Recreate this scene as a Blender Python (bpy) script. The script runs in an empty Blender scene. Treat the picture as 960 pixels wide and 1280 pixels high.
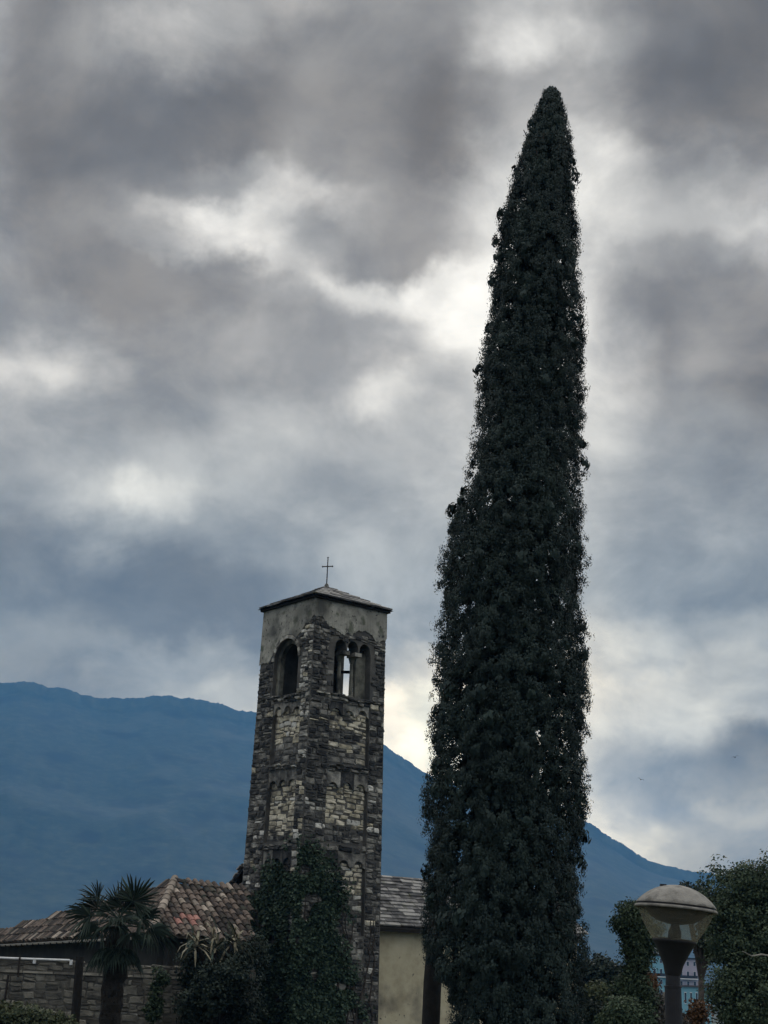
import bpy, bmesh, math, random
import numpy as np
from mathutils import Vector, Matrix

random.seed(7)
rng = np.random.default_rng(11)
S = bpy.context.scene
COL = S.collection
PI = math.pi

# ------------------------------------------------------------------ camera
EYE = 1.7
FOC, PITCH, ROLL = 1827.0, math.radians(17.615), math.radians(2.29)
cam_d = bpy.data.cameras.new('camera')
cam = bpy.data.objects.new('camera', cam_d)
COL.objects.link(cam)
cam_d.sensor_fit = 'VERTICAL'
cam_d.sensor_height = 36.0
cam_d.lens = 36.0 * FOC / 1280.0
cam_d.clip_start, cam_d.clip_end = 0.1, 30000.0
cam.matrix_world = (Matrix.Translation((0, 0, EYE)) @ Matrix.Rotation(PI / 2 + PITCH, 4, 'X')
                    @ Matrix.Rotation(ROLL, 4, 'Z'))
S.camera = cam
S.view_settings.view_transform = 'Standard'
S.view_settings.look = 'None'
S.view_settings.exposure = 0.0
S.view_settings.gamma = 1.0
S.cycles.use_denoising = True
S.cycles.max_bounces = 5
S.cycles.diffuse_bounces = 3
S.cycles.transparent_max_bounces = 12
S.cycles.volume_bounces = 0

cP, sP, cR, sR = math.cos(PITCH), math.sin(PITCH), math.cos(ROLL), math.sin(ROLL)


def ray(px, py):
    dx, dy = px - 480.0, py - 640.0
    a, b = cR * dx + sR * dy, -sR * dx + cR * dy
    a, b = a / FOC, -b / FOC
    return np.array([a, cP - b * sP, sP + b * cP])


def at(px, py, Y):
    """The point of the place, Y metres north of the viewer, seen at photo position px, py."""
    r = ray(px, py)
    r = r * (Y / r[1])
    return Vector((r[0], r[1], r[2] + EYE))


def project(P):
    P = np.atleast_2d(np.asarray(P, dtype=float))
    x, y, z = P[:, 0], P[:, 1], P[:, 2] - EYE
    fw, up = y * cP + z * sP, -y * sP + z * cP
    X, Y = FOC * x / fw, -FOC * up / fw
    return np.stack([480 + cR * X - sR * Y, 640 + sR * X + cR * Y], 1)


# ------------------------------------------------------------------ world: overcast sky
SUN_DIR = ray(610, 330)
SUN_DIR = SUN_DIR / np.linalg.norm(SUN_DIR)
SUN_EL, SUN_AZ = math.asin(SUN_DIR[2]), math.atan2(SUN_DIR[0], SUN_DIR[1])
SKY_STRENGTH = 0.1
DECK_FILL_LOW, DECK_FILL_HIGH = 1.7, 3.8

ROWS_Y = [0, 50, 100, 150, 200, 240, 270, 310, 350, 390, 440, 490, 550, 600, 650, 700, 745, 790, 830, 880, 930, 980, 1030, 1080]
COLS_X = [0, 80, 160, 240, 320, 400, 480, 560, 640, 720, 800, 880, 960]
SKY = np.array([
    [105, 125, 150, 165, 150, 152, 142, 145, 195, 165, 130, 125, 110],
    [112, 128, 152, 188, 155, 142, 142, 138, 205, 190, 140, 130, 118],
    [115, 130, 138, 130, 125, 140, 130, 115, 165, 165, 125, 115, 112],
    [115, 122, 125, 116, 118, 130, 128, 108, 165, 170, 135, 122, 122],
    [112, 120, 132, 125, 125, 145, 132, 112, 195, 215, 170, 150, 140],
    [120, 125, 142, 185, 190, 180, 142, 140, 215, 225, 200, 178, 185],
    [130, 135, 148, 212, 200, 160, 132, 155, 225, 225, 207, 205, 208],
    [135, 130, 133, 150, 195, 175, 135, 152, 225, 215, 165, 165, 165],
    [145, 130, 125, 130, 150, 205, 215, 215, 230, 205, 145, 140, 135],
    [155, 135, 125, 130, 140, 155, 185, 232, 235, 205, 140, 145, 135],
    [185, 175, 140, 145, 155, 165, 175, 225, 230, 210, 145, 150, 130],
    [172, 178, 150, 150, 150, 160, 195, 185, 210, 215, 155, 140, 118],
    [155, 155, 145, 155, 175, 165, 160, 175, 200, 200, 165, 150, 135],
    [155, 168, 175, 175, 165, 155, 155, 180, 190, 195, 165, 158, 150],
    [128, 150, 188, 165, 155, 165, 165, 170, 180, 190, 168, 160, 150],
    [110, 110, 117, 115, 130, 165, 165, 165, 175, 190, 165, 158, 145],
    [115, 108, 102, 100, 115, 155, 165, 155, 165, 190, 165, 150, 140],
    [125, 120, 120, 115, 120, 150, 160, 160, 190, 212, 192, 175, 170],
    [130, 130, 138, 155, 160, 170, 195, 225, 230, 228, 208, 195, 185],
    [135, 140, 150, 165, 180, 195, 245, 248, 235, 225, 195, 198, 190],
    [140, 150, 160, 170, 190, 220, 248, 248, 240, 215, 175, 140, 130],
    [150, 160, 165, 175, 190, 220, 240, 240, 230, 222, 195, 150, 142],
    [150, 160, 165, 175, 190, 210, 220, 225, 225, 215, 205, 185, 175],
    [150, 160, 165, 175, 190, 200, 210, 215, 210, 195, 178, 165, 160]], dtype=float)

for ys, xs, dv in (((390, 440), (80, 320), 16), ((540, 600), (0, 480), 6), ((690, 840), (0, 260), 22), ((650, 650), (80, 240), 12), ((640, 800), (300, 600), 8), ((0, 60), (0, 160), 8), ((100, 320), (0, 560), 3)):
    for i_, y_ in enumerate(ROWS_Y):
        for j_, x_ in enumerate(COLS_X):
            if ys[0] <= y_ <= ys[1] and xs[0] <= x_ <= xs[1]:
                SKY[i_, j_] += dv
SKY = np.where(SKY > 185, SKY + (SKY - 185) * 0.10, SKY)


def table(px, py):
    px, py = min(max(px, 0), 960), min(max(py, 0), 1080)
    j = min(int(px // 80), 11)
    i = 0
    while i < len(ROWS_Y) - 2 and py > ROWS_Y[i + 1]:
        i += 1
    a, b = (px - COLS_X[j]) / 80.0, (py - ROWS_Y[i]) / (ROWS_Y[i + 1] - ROWS_Y[i])
    return (SKY[i, j] * (1 - a) + SKY[i, j + 1] * a) * (1 - b) + (SKY[i + 1, j] * (1 - a) + SKY[i + 1, j + 1] * a) * b


def lin(c):
    c = np.asarray(c, dtype=float)
    return np.where(c <= 0.04045, c / 12.92, ((c + 0.055) / 1.055) ** 2.4)


HAZE_SIGMA = 1.75e-4
HAZE_TOP = 790.0
HAZE_COL = (0.115, 0.39, 0.80)
HAZE_GLOW = (0.10, 0.235, 0.40)


def cloud_rgb(b, py, el):
    w = min(max((b - 130) / 105.0, 0), 1)
    f = min(max((py - 430) / 300.0, 0), 1)
    dark = np.array([0.975, 0.99, 1.005]) * (1 - f) + np.array([0.885, 1.0, 1.10]) * f
    lite = np.array([1.0, 0.998, 0.975]) * (1 - f) + np.array([1.03, 1.0, 0.93]) * f
    c = lin(np.clip((dark * (1 - w) + lite * w) * b / 255.0, 0, 1))
    path = (HAZE_TOP - EYE) / max(math.sin(el), 0.1)      # the air in front of the clouds takes some light and adds some
    T = math.exp(-HAZE_SIGMA * path)
    c = (c - (1 - T) * np.array(HAZE_GLOW)) / T
    return np.clip(c, 0.01, 3.2)


world = bpy.data.worlds.new('World')
S.world = world
world.use_nodes = True
WT = world.node_tree
WT.nodes.clear()


def wn(t, **kw):
    n = WT.nodes.new(t)
    for k, v in kw.items():
        setattr(n, k, v)
    return n


def wl(a, b):
    WT.links.new(a, b)


def wmath(op, a, b=None, c=None, clamp=False):
    n = wn('ShaderNodeMath', operation=op, use_clamp=clamp)
    for i, v in enumerate((a, b, c)):
        if v is None:
            continue
        if isinstance(v, (int, float)):
            n.inputs[i].default_value = v
        else:
            wl(v, n.inputs[i])
    return n.outputs[0]


def wmix(fac, a, b, blend='MIX'):
    n = wn('ShaderNodeMix', data_type='RGBA', blend_type=blend)
    for sock, v in ((n.inputs[0], fac), (n.inputs[6], a), (n.inputs[7], b)):
        if isinstance(v, (int, float)):
            sock.default_value = v
        elif isinstance(v, tuple):
            sock.default_value = v
        else:
            wl(v, sock)
    return n.outputs[2]


tc = wn('ShaderNodeTexCoord')
DIR = tc.outputs['Generated']


def wnoise(vec, scale, detail, rough=0.55, dist=0.0):
    n = wn('ShaderNodeTexNoise')
    n.inputs['Scale'].default_value = scale
    n.inputs['Detail'].default_value = detail
    n.inputs['Roughness'].default_value = rough
    n.inputs['Distortion'].default_value = dist
    wl(vec, n.inputs['Vector'])
    return n


# warp the direction a little so that cloud edges are ragged
w1 = wnoise(DIR, 11.0, 6.0)
sub = wn('ShaderNodeVectorMath', operation='SUBTRACT')
wl(w1.outputs['Color'], sub.inputs[0])
sub.inputs[1].default_value = (0.5, 0.5, 0.5)
scl = wn('ShaderNodeVectorMath', operation='SCALE')
wl(sub.outputs[0], scl.inputs[0])
scl.inputs['Scale'].default_value = 0.085
w2 = wnoise(DIR, 4.5, 3.0)
sub2 = wn('ShaderNodeVectorMath', operation='SUBTRACT')
wl(w2.outputs['Color'], sub2.inputs[0])
sub2.inputs[1].default_value = (0.5, 0.5, 0.5)
scl2 = wn('ShaderNodeVectorMath', operation='SCALE')
wl(sub2.outputs[0], scl2.inputs[0])
scl2.inputs['Scale'].default_value = 0.05
add2 = wn('ShaderNodeVectorMath', operation='ADD')
wl(scl.outputs[0], add2.inputs[0])
wl(scl2.outputs[0], add2.inputs[1])
w3 = wnoise(DIR, 30.0, 5.0)
sub3 = wn('ShaderNodeVectorMath', operation='SUBTRACT')
wl(w3.outputs['Color'], sub3.inputs[0])
sub3.inputs[1].default_value = (0.5, 0.5, 0.5)
scl3 = wn('ShaderNodeVectorMath', operation='SCALE')
wl(sub3.outputs[0], scl3.inputs[0])
scl3.inputs['Scale'].default_value = 0.022
add3 = wn('ShaderNodeVectorMath', operation='ADD')
wl(add2.outputs[0], add3.inputs[0])
wl(scl3.outputs[0], add3.inputs[1])
addw = wn('ShaderNodeVectorMath', operation='ADD')
wl(DIR, addw.inputs[0])
wl(add3.outputs[0], addw.inputs[1])
nrm = wn('ShaderNodeVectorMath', operation='NORMALIZE')
wl(addw.outputs[0], nrm.inputs[0])
sep = wn('ShaderNodeSeparateXYZ')
wl(nrm.outputs[0], sep.inputs[0])
AZ = wmath('ARCTAN2', sep.outputs[0], sep.outputs[1])
EL = wmath('ARCSINE', sep.outputs[2])
AZ0, AZ1 = -0.30, 0.30
U = wmath('DIVIDE', wmath('SUBTRACT', AZ, AZ0), AZ1 - AZ0)


def el_of(px, py):
    r = ray(px, py)
    return math.asin(r[2] / np.linalg.norm(r))


row_el = [el_of(480, y) for y in ROWS_Y]
N_AZ = 17
cur = None
for i, e in enumerate(row_el):
    rn = wn('ShaderNodeValToRGB')
    rn.color_ramp.interpolation = 'CARDINAL'
    els = rn.color_ramp.elements
    while len(els) < N_AZ:
        els.new(0.5)
    for j in range(N_AZ):
        t = j / (N_AZ - 1)
        az = AZ0 + (AZ1 - AZ0) * t
        d = np.array([math.sin(az) * math.cos(e), math.cos(az) * math.cos(e), math.sin(e)])
        px, py = project(d * 1000 + np.array([0, 0, EYE]))[0]
        c = cloud_rgb(table(px, py), py, e) * 0.3
        els[j].position = t
        els[j].color = (*c, 1)
    wl(U, rn.inputs[0])
    if cur is None:
        cur = rn.outputs[0]
    else:
        hi, lo = row_el[i - 1], e
        n = wn('ShaderNodeMapRange', interpolation_type='SMOOTHSTEP')
        n.inputs['From Min'].default_value = hi
        n.inputs['From Max'].default_value = lo
        wl(EL, n.inputs['Value'])
        cur = wmix(n.outputs[0], cur, rn.outputs[0])
# brighter rifts and darker bellies of single clouds: centre, half-size (photo pixels), slope, gain
azel = wn('ShaderNodeCombineXYZ')
wl(AZ, azel.inputs[0])
wl(EL, azel.inputs[1])
RIFTS = [(145, 640, 95, 40, 6, .50), (60, 465, 75, 32, 15, .45), (285, 285, 130, 34, 18, .70), (370, 245, 80, 24, -12, .34), (440, 350, 110, 26, 14, .30), (545, 385, 80, 26, 10, .06),
         (205, 45, 65, 34, 25, .45), (360, 18, 50, 28, 0, .30), (650, 40, 75, 50, 0, .22), (225, 125, 110, 45, 0, -.16), (330, 100, 70, 45, 0, -.10), (460, 490, 60, 42, 0, .40),
         (200, 748, 150, 45, 5, -.10), (350, 572, 90, 30, 0, .15), (285, 862, 70, 22, 0, .22), (780, 385, 60, 50, 0, -.14), (545, 160, 80, 110, 0, -.10),
         (890, 284, 100, 18, -6, .22), (880, 888, 130, 24, 3, .20), (785, 1012, 100, 30, 5, .22), (915, 962, 110, 34, 0, -.10), (840, 110, 120, 60, 0, -.10), (95, 590, 90, 22, 4, .12), (150, 405, 90, 40, 5, .06), (570, 440, 40, 22, 0, .05)]
gain = None
for px, py, rx, ry, rot, g_ in RIFTS:
    r = ray(px, py)
    r = r / np.linalg.norm(r)
    az_, el_ = math.atan2(r[0], r[1]), math.asin(r[2])
    mp = wn('ShaderNodeMapping', vector_type='TEXTURE')
    mp.inputs['Location'].default_value = (az_, el_, 0)
    mp.inputs['Rotation'].default_value = (0, 0, -math.radians(rot))
    mp.inputs['Scale'].default_value = (rx * 1.35 / FOC, ry * 1.35 / FOC, 1)
    wl(azel.outputs[0], mp.inputs['Vector'])
    gr = wn('ShaderNodeTexGradient', gradient_type='SPHERICAL')
    wl(mp.outputs[0], gr.inputs['Vector'])
    e2 = wn('ShaderNodeMapRange', interpolation_type='SMOOTHSTEP')
    wl(gr.outputs['Fac'], e2.inputs['Value'])
    gain = wmath('MULTIPLY_ADD', e2.outputs[0], g_, 1.0 if gain is None else gain)
gs = wn('ShaderNodeVectorMath', operation='SCALE')
wl(cur, gs.inputs[0])
wl(gain, gs.inputs['Scale'])
cur = gs.outputs[0]
# the rest of the overcast: a cloud deck in all other directions, brightened as fill light
sepd = wn('ShaderNodeSeparateXYZ')
wl(DIR, sepd.inputs[0])
den = wmath('ADD', wmath('ABSOLUTE', sepd.outputs[2]), 0.55)
comb = wn('ShaderNodeCombineXYZ')
wl(wmath('DIVIDE', sepd.outputs[0], den), comb.inputs[0])
wl(wmath('DIVIDE', sepd.outputs[1], den), comb.inputs[1])
deck = wnoise(comb.outputs[0], 2.4, 8.0, 0.55, 0.3)
dr_ = wn('ShaderNodeValToRGB')
dr_.color_ramp.elements[0].position = 0.30
dr_.color_ramp.elements[0].color = (*(lin(np.array([112, 115, 124]) / 255) * 0.3), 1)
dr_.color_ramp.elements[1].position = 0.72
dr_.color_ramp.elements[1].color = (*(lin(np.array([222, 219, 212]) / 255) * 0.3), 1)
wl(deck.outputs['Fac'], dr_.inputs[0])


def soft(v, a, b):
    n = wn('ShaderNodeMapRange', interpolation_type='SMOOTHSTEP')
    n.inputs['From Min'].default_value = a
    n.inputs['From Max'].default_value = b
    wl(v, n.inputs['Value'])
    return n.outputs[0]


# unseen deck brighter overhead, as overcast is, and raised overall to light the foreground
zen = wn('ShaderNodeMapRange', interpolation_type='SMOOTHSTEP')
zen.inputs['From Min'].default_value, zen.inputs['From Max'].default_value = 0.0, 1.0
zen.inputs['To Min'].default_value, zen.inputs['To Max'].default_value = DECK_FILL_LOW, DECK_FILL_HIGH
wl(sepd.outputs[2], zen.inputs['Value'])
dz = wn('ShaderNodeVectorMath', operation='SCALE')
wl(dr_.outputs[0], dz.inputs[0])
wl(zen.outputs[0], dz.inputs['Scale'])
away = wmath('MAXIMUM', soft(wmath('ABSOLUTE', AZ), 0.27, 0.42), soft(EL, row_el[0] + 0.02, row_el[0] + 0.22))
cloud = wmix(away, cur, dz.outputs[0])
# billows: finer light and dark inside the clouds
b1 = wnoise(comb.outputs[0], 9.0, 10.0, 0.60, 0.35)
b2 = wnoise(comb.outputs[0], 27.0, 6.0, 0.52, 0.2)
bm2 = wn('ShaderNodeMapRange', interpolation_type='SMOOTHSTEP')
bm2.inputs['From Min'].default_value, bm2.inputs['From Max'].default_value = 0.32, 0.68
bm2.inputs['To Min'].default_value, bm2.inputs['To Max'].default_value = 0.93, 1.07
wl(b2.outputs['Fac'], bm2.inputs['Value'])
bm1 = wn('ShaderNodeMapRange', interpolation_type='SMOOTHSTEP')
bm1.inputs['From Min'].default_value, bm1.inputs['From Max'].default_value = 0.33, 0.67
bm1.inputs['To Min'].default_value, bm1.inputs['To Max'].default_value = 0.77, 1.24
wl(b1.outputs['Fac'], bm1.inputs['Value'])
vs = wn('ShaderNodeVectorMath', operation='SCALE')
wl(cloud, vs.inputs[0])
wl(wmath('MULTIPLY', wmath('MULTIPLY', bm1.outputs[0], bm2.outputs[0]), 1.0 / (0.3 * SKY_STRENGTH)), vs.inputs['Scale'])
nish = wn('ShaderNodeTexSky', sky_type='NISHITA')
nish.sun_disc = False
nish.sun_elevation = SUN_EL
nish.sun_rotation = SUN_AZ
skycol = wmix(0.03, vs.outputs[0], nish.outputs[0])
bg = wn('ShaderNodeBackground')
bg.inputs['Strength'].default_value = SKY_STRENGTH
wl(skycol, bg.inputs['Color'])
wout = wn('ShaderNodeOutputWorld')
wl(bg.outputs[0], wout.inputs['Surface'])
try:
    world.cycles.sampling_method = 'MANUAL'
    world.cycles.sample_map_resolution = 512
except Exception:
    pass

# ------------------------------------------------------------------ sun (veiled by the clouds behind the cypress)
sun_d = bpy.data.lights.new('sun', 'SUN')
sun_d.energy = 0.9
sun_d.angle = math.radians(12)
sun_d.color = (1.0, 0.96, 0.88)
sun = bpy.data.objects.new('sun', sun_d)
COL.objects.link(sun)
sun.rotation_euler = Vector(-SUN_DIR).to_track_quat('-Z', 'Y').to_euler()


# ------------------------------------------------------------------ materials
def new_mat(name):
    m = bpy.data.materials.new(name)
    m.use_nodes = True
    nt = m.node_tree
    return m, nt, nt.nodes['Principled BSDF']


def ramp(nt, stops):
    r = nt.nodes.new('ShaderNodeValToRGB')
    els = r.color_ramp.elements
    while len(els) < len(stops):
        els.new(0.5)
    for e, (p, c) in zip(els, stops):
        e.position, e.color = p, (*c, 1)
    return r


def surf(name, cols, scale=3.0, rough=0.9, bump=0.3, bump_scale=20.0, vary=0.0, spots=None, spec=0.2, metal=0.0, detail=8.0):
    """Weathered surface: a noise between tones, piece-to-piece variation, optional blotches of another tone."""
    m, nt, b = new_mat(name)
    N, L = nt.nodes, nt.links
    geo = N.new('ShaderNodeNewGeometry')
    no = N.new('ShaderNodeTexNoise')
    no.inputs['Scale'].default_value, no.inputs['Detail'].default_value, no.inputs['Roughness'].default_value = scale, detail, 0.65
    L.new(geo.outputs['Position'], no.inputs['Vector'])
    k = len(cols)
    r = ramp(nt, [(0.32 + 0.36 * i / max(k - 1, 1), c) for i, c in enumerate(cols)])
    fac = no.outputs['Fac']
    if vary:
        oi = N.new('ShaderNodeObjectInfo')
        a = N.new('ShaderNodeMath'); a.operation = 'ADD'
        L.new(oi.outputs['Random'], a.inputs[0]); L.new(geo.outputs['Random Per Island'], a.inputs[1])
        f = N.new('ShaderNodeMath'); f.operation = 'FRACT'
        L.new(a.outputs[0], f.inputs[0])
        ma = N.new('ShaderNodeMath'); ma.operation = 'MULTIPLY_ADD'
        L.new(f.outputs[0], ma.inputs[0]); ma.inputs[1].default_value = vary; ma.inputs[2].default_value = -vary / 2
        ad = N.new('ShaderNodeMath'); ad.operation = 'ADD'
        L.new(fac, ad.inputs[0]); L.new(ma.outputs[0], ad.inputs[1])
        fac = ad.outputs[0]
    L.new(fac, r.inputs[0])
    col = r.outputs[0]
    for sp in (spots or []):
        c, sc, lo, hi = sp
        n2 = N.new('ShaderNodeTexNoise')
        n2.inputs['Scale'].default_value, n2.inputs['Detail'].default_value = sc, 6.0
        L.new(geo.outputs['Position'], n2.inputs['Vector'])
        mr = N.new('ShaderNodeMapRange')
        mr.inputs['From Min'].default_value, mr.inputs['From Max'].default_value = lo, hi
        L.new(n2.outputs['Fac'], mr.inputs['Value'])
        mx = N.new('ShaderNodeMix'); mx.data_type = 'RGBA'
        L.new(mr.outputs[0], mx.inputs[0]); L.new(col, mx.inputs[6]); mx.inputs[7].default_value = (*c, 1)
        col = mx.outputs[2]
    L.new(col, b.inputs['Base Color'])
    b.inputs['Roughness'].default_value = rough
    b.inputs['Specular IOR Level'].default_value = spec
    b.inputs['Metallic'].default_value = metal
    if bump:
        n3 = N.new('ShaderNodeTexNoise')
        n3.inputs['Scale'].default_value, n3.inputs['Detail'].default_value = bump_scale, 8.0
        L.new(geo.outputs['Position'], n3.inputs['Vector'])
        bp = N.new('ShaderNodeBump')
        bp.inputs['Strength'].default_value, bp.inputs['Distance'].default_value = bump, 0.03
        L.new(n3.outputs['Fac'], bp.inputs['Height'])
        L.new(bp.outputs[0], b.inputs['Normal'])
    return m


def leafmat(name, cols, scale=1.2, trans=0.12, spread=0.55):
    m, nt, b = new_mat(name)
    N, L = nt.nodes, nt.links
    geo = N.new('ShaderNodeNewGeometry')
    no = N.new('ShaderNodeTexNoise')
    no.inputs['Scale'].default_value, no.inputs['Detail'].default_value = scale, 4.0
    L.new(geo.outputs['Position'], no.inputs['Vector'])
    ma = N.new('ShaderNodeMath'); ma.operation = 'MULTIPLY_ADD'
    L.new(geo.outputs['Random Per Island'], ma.inputs[0]); ma.inputs[1].default_value = spread; ma.inputs[2].default_value = -spread / 2
    ad = N.new('ShaderNodeMath'); ad.operation = 'ADD'
    L.new(no.outputs['Fac'], ad.inputs[0]); L.new(ma.outputs[0], ad.inputs[1])
    r = ramp(nt, [(0.2 + 0.6 * i / (len(cols) - 1), c) for i, c in enumerate(cols)])
    L.new(ad.outputs[0], r.inputs[0])
    L.new(r.outputs[0], b.inputs['Base Color'])
    b.inputs['Roughness'].default_value = 0.65
    b.inputs['Specular IOR Level'].default_value = 0.18
    if trans:
        tr = N.new('ShaderNodeBsdfTranslucent')
        L.new(r.outputs[0], tr.inputs['Color'])
        mx = N.new('ShaderNodeMixShader')
        mx.inputs[0].default_value = trans
        L.new(b.outputs[0], mx.inputs[1]); L.new(tr.outputs[0], mx.inputs[2])
        L.new(mx.outputs[0], N['Material Output'].inputs['Surface'])
    return m


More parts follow.
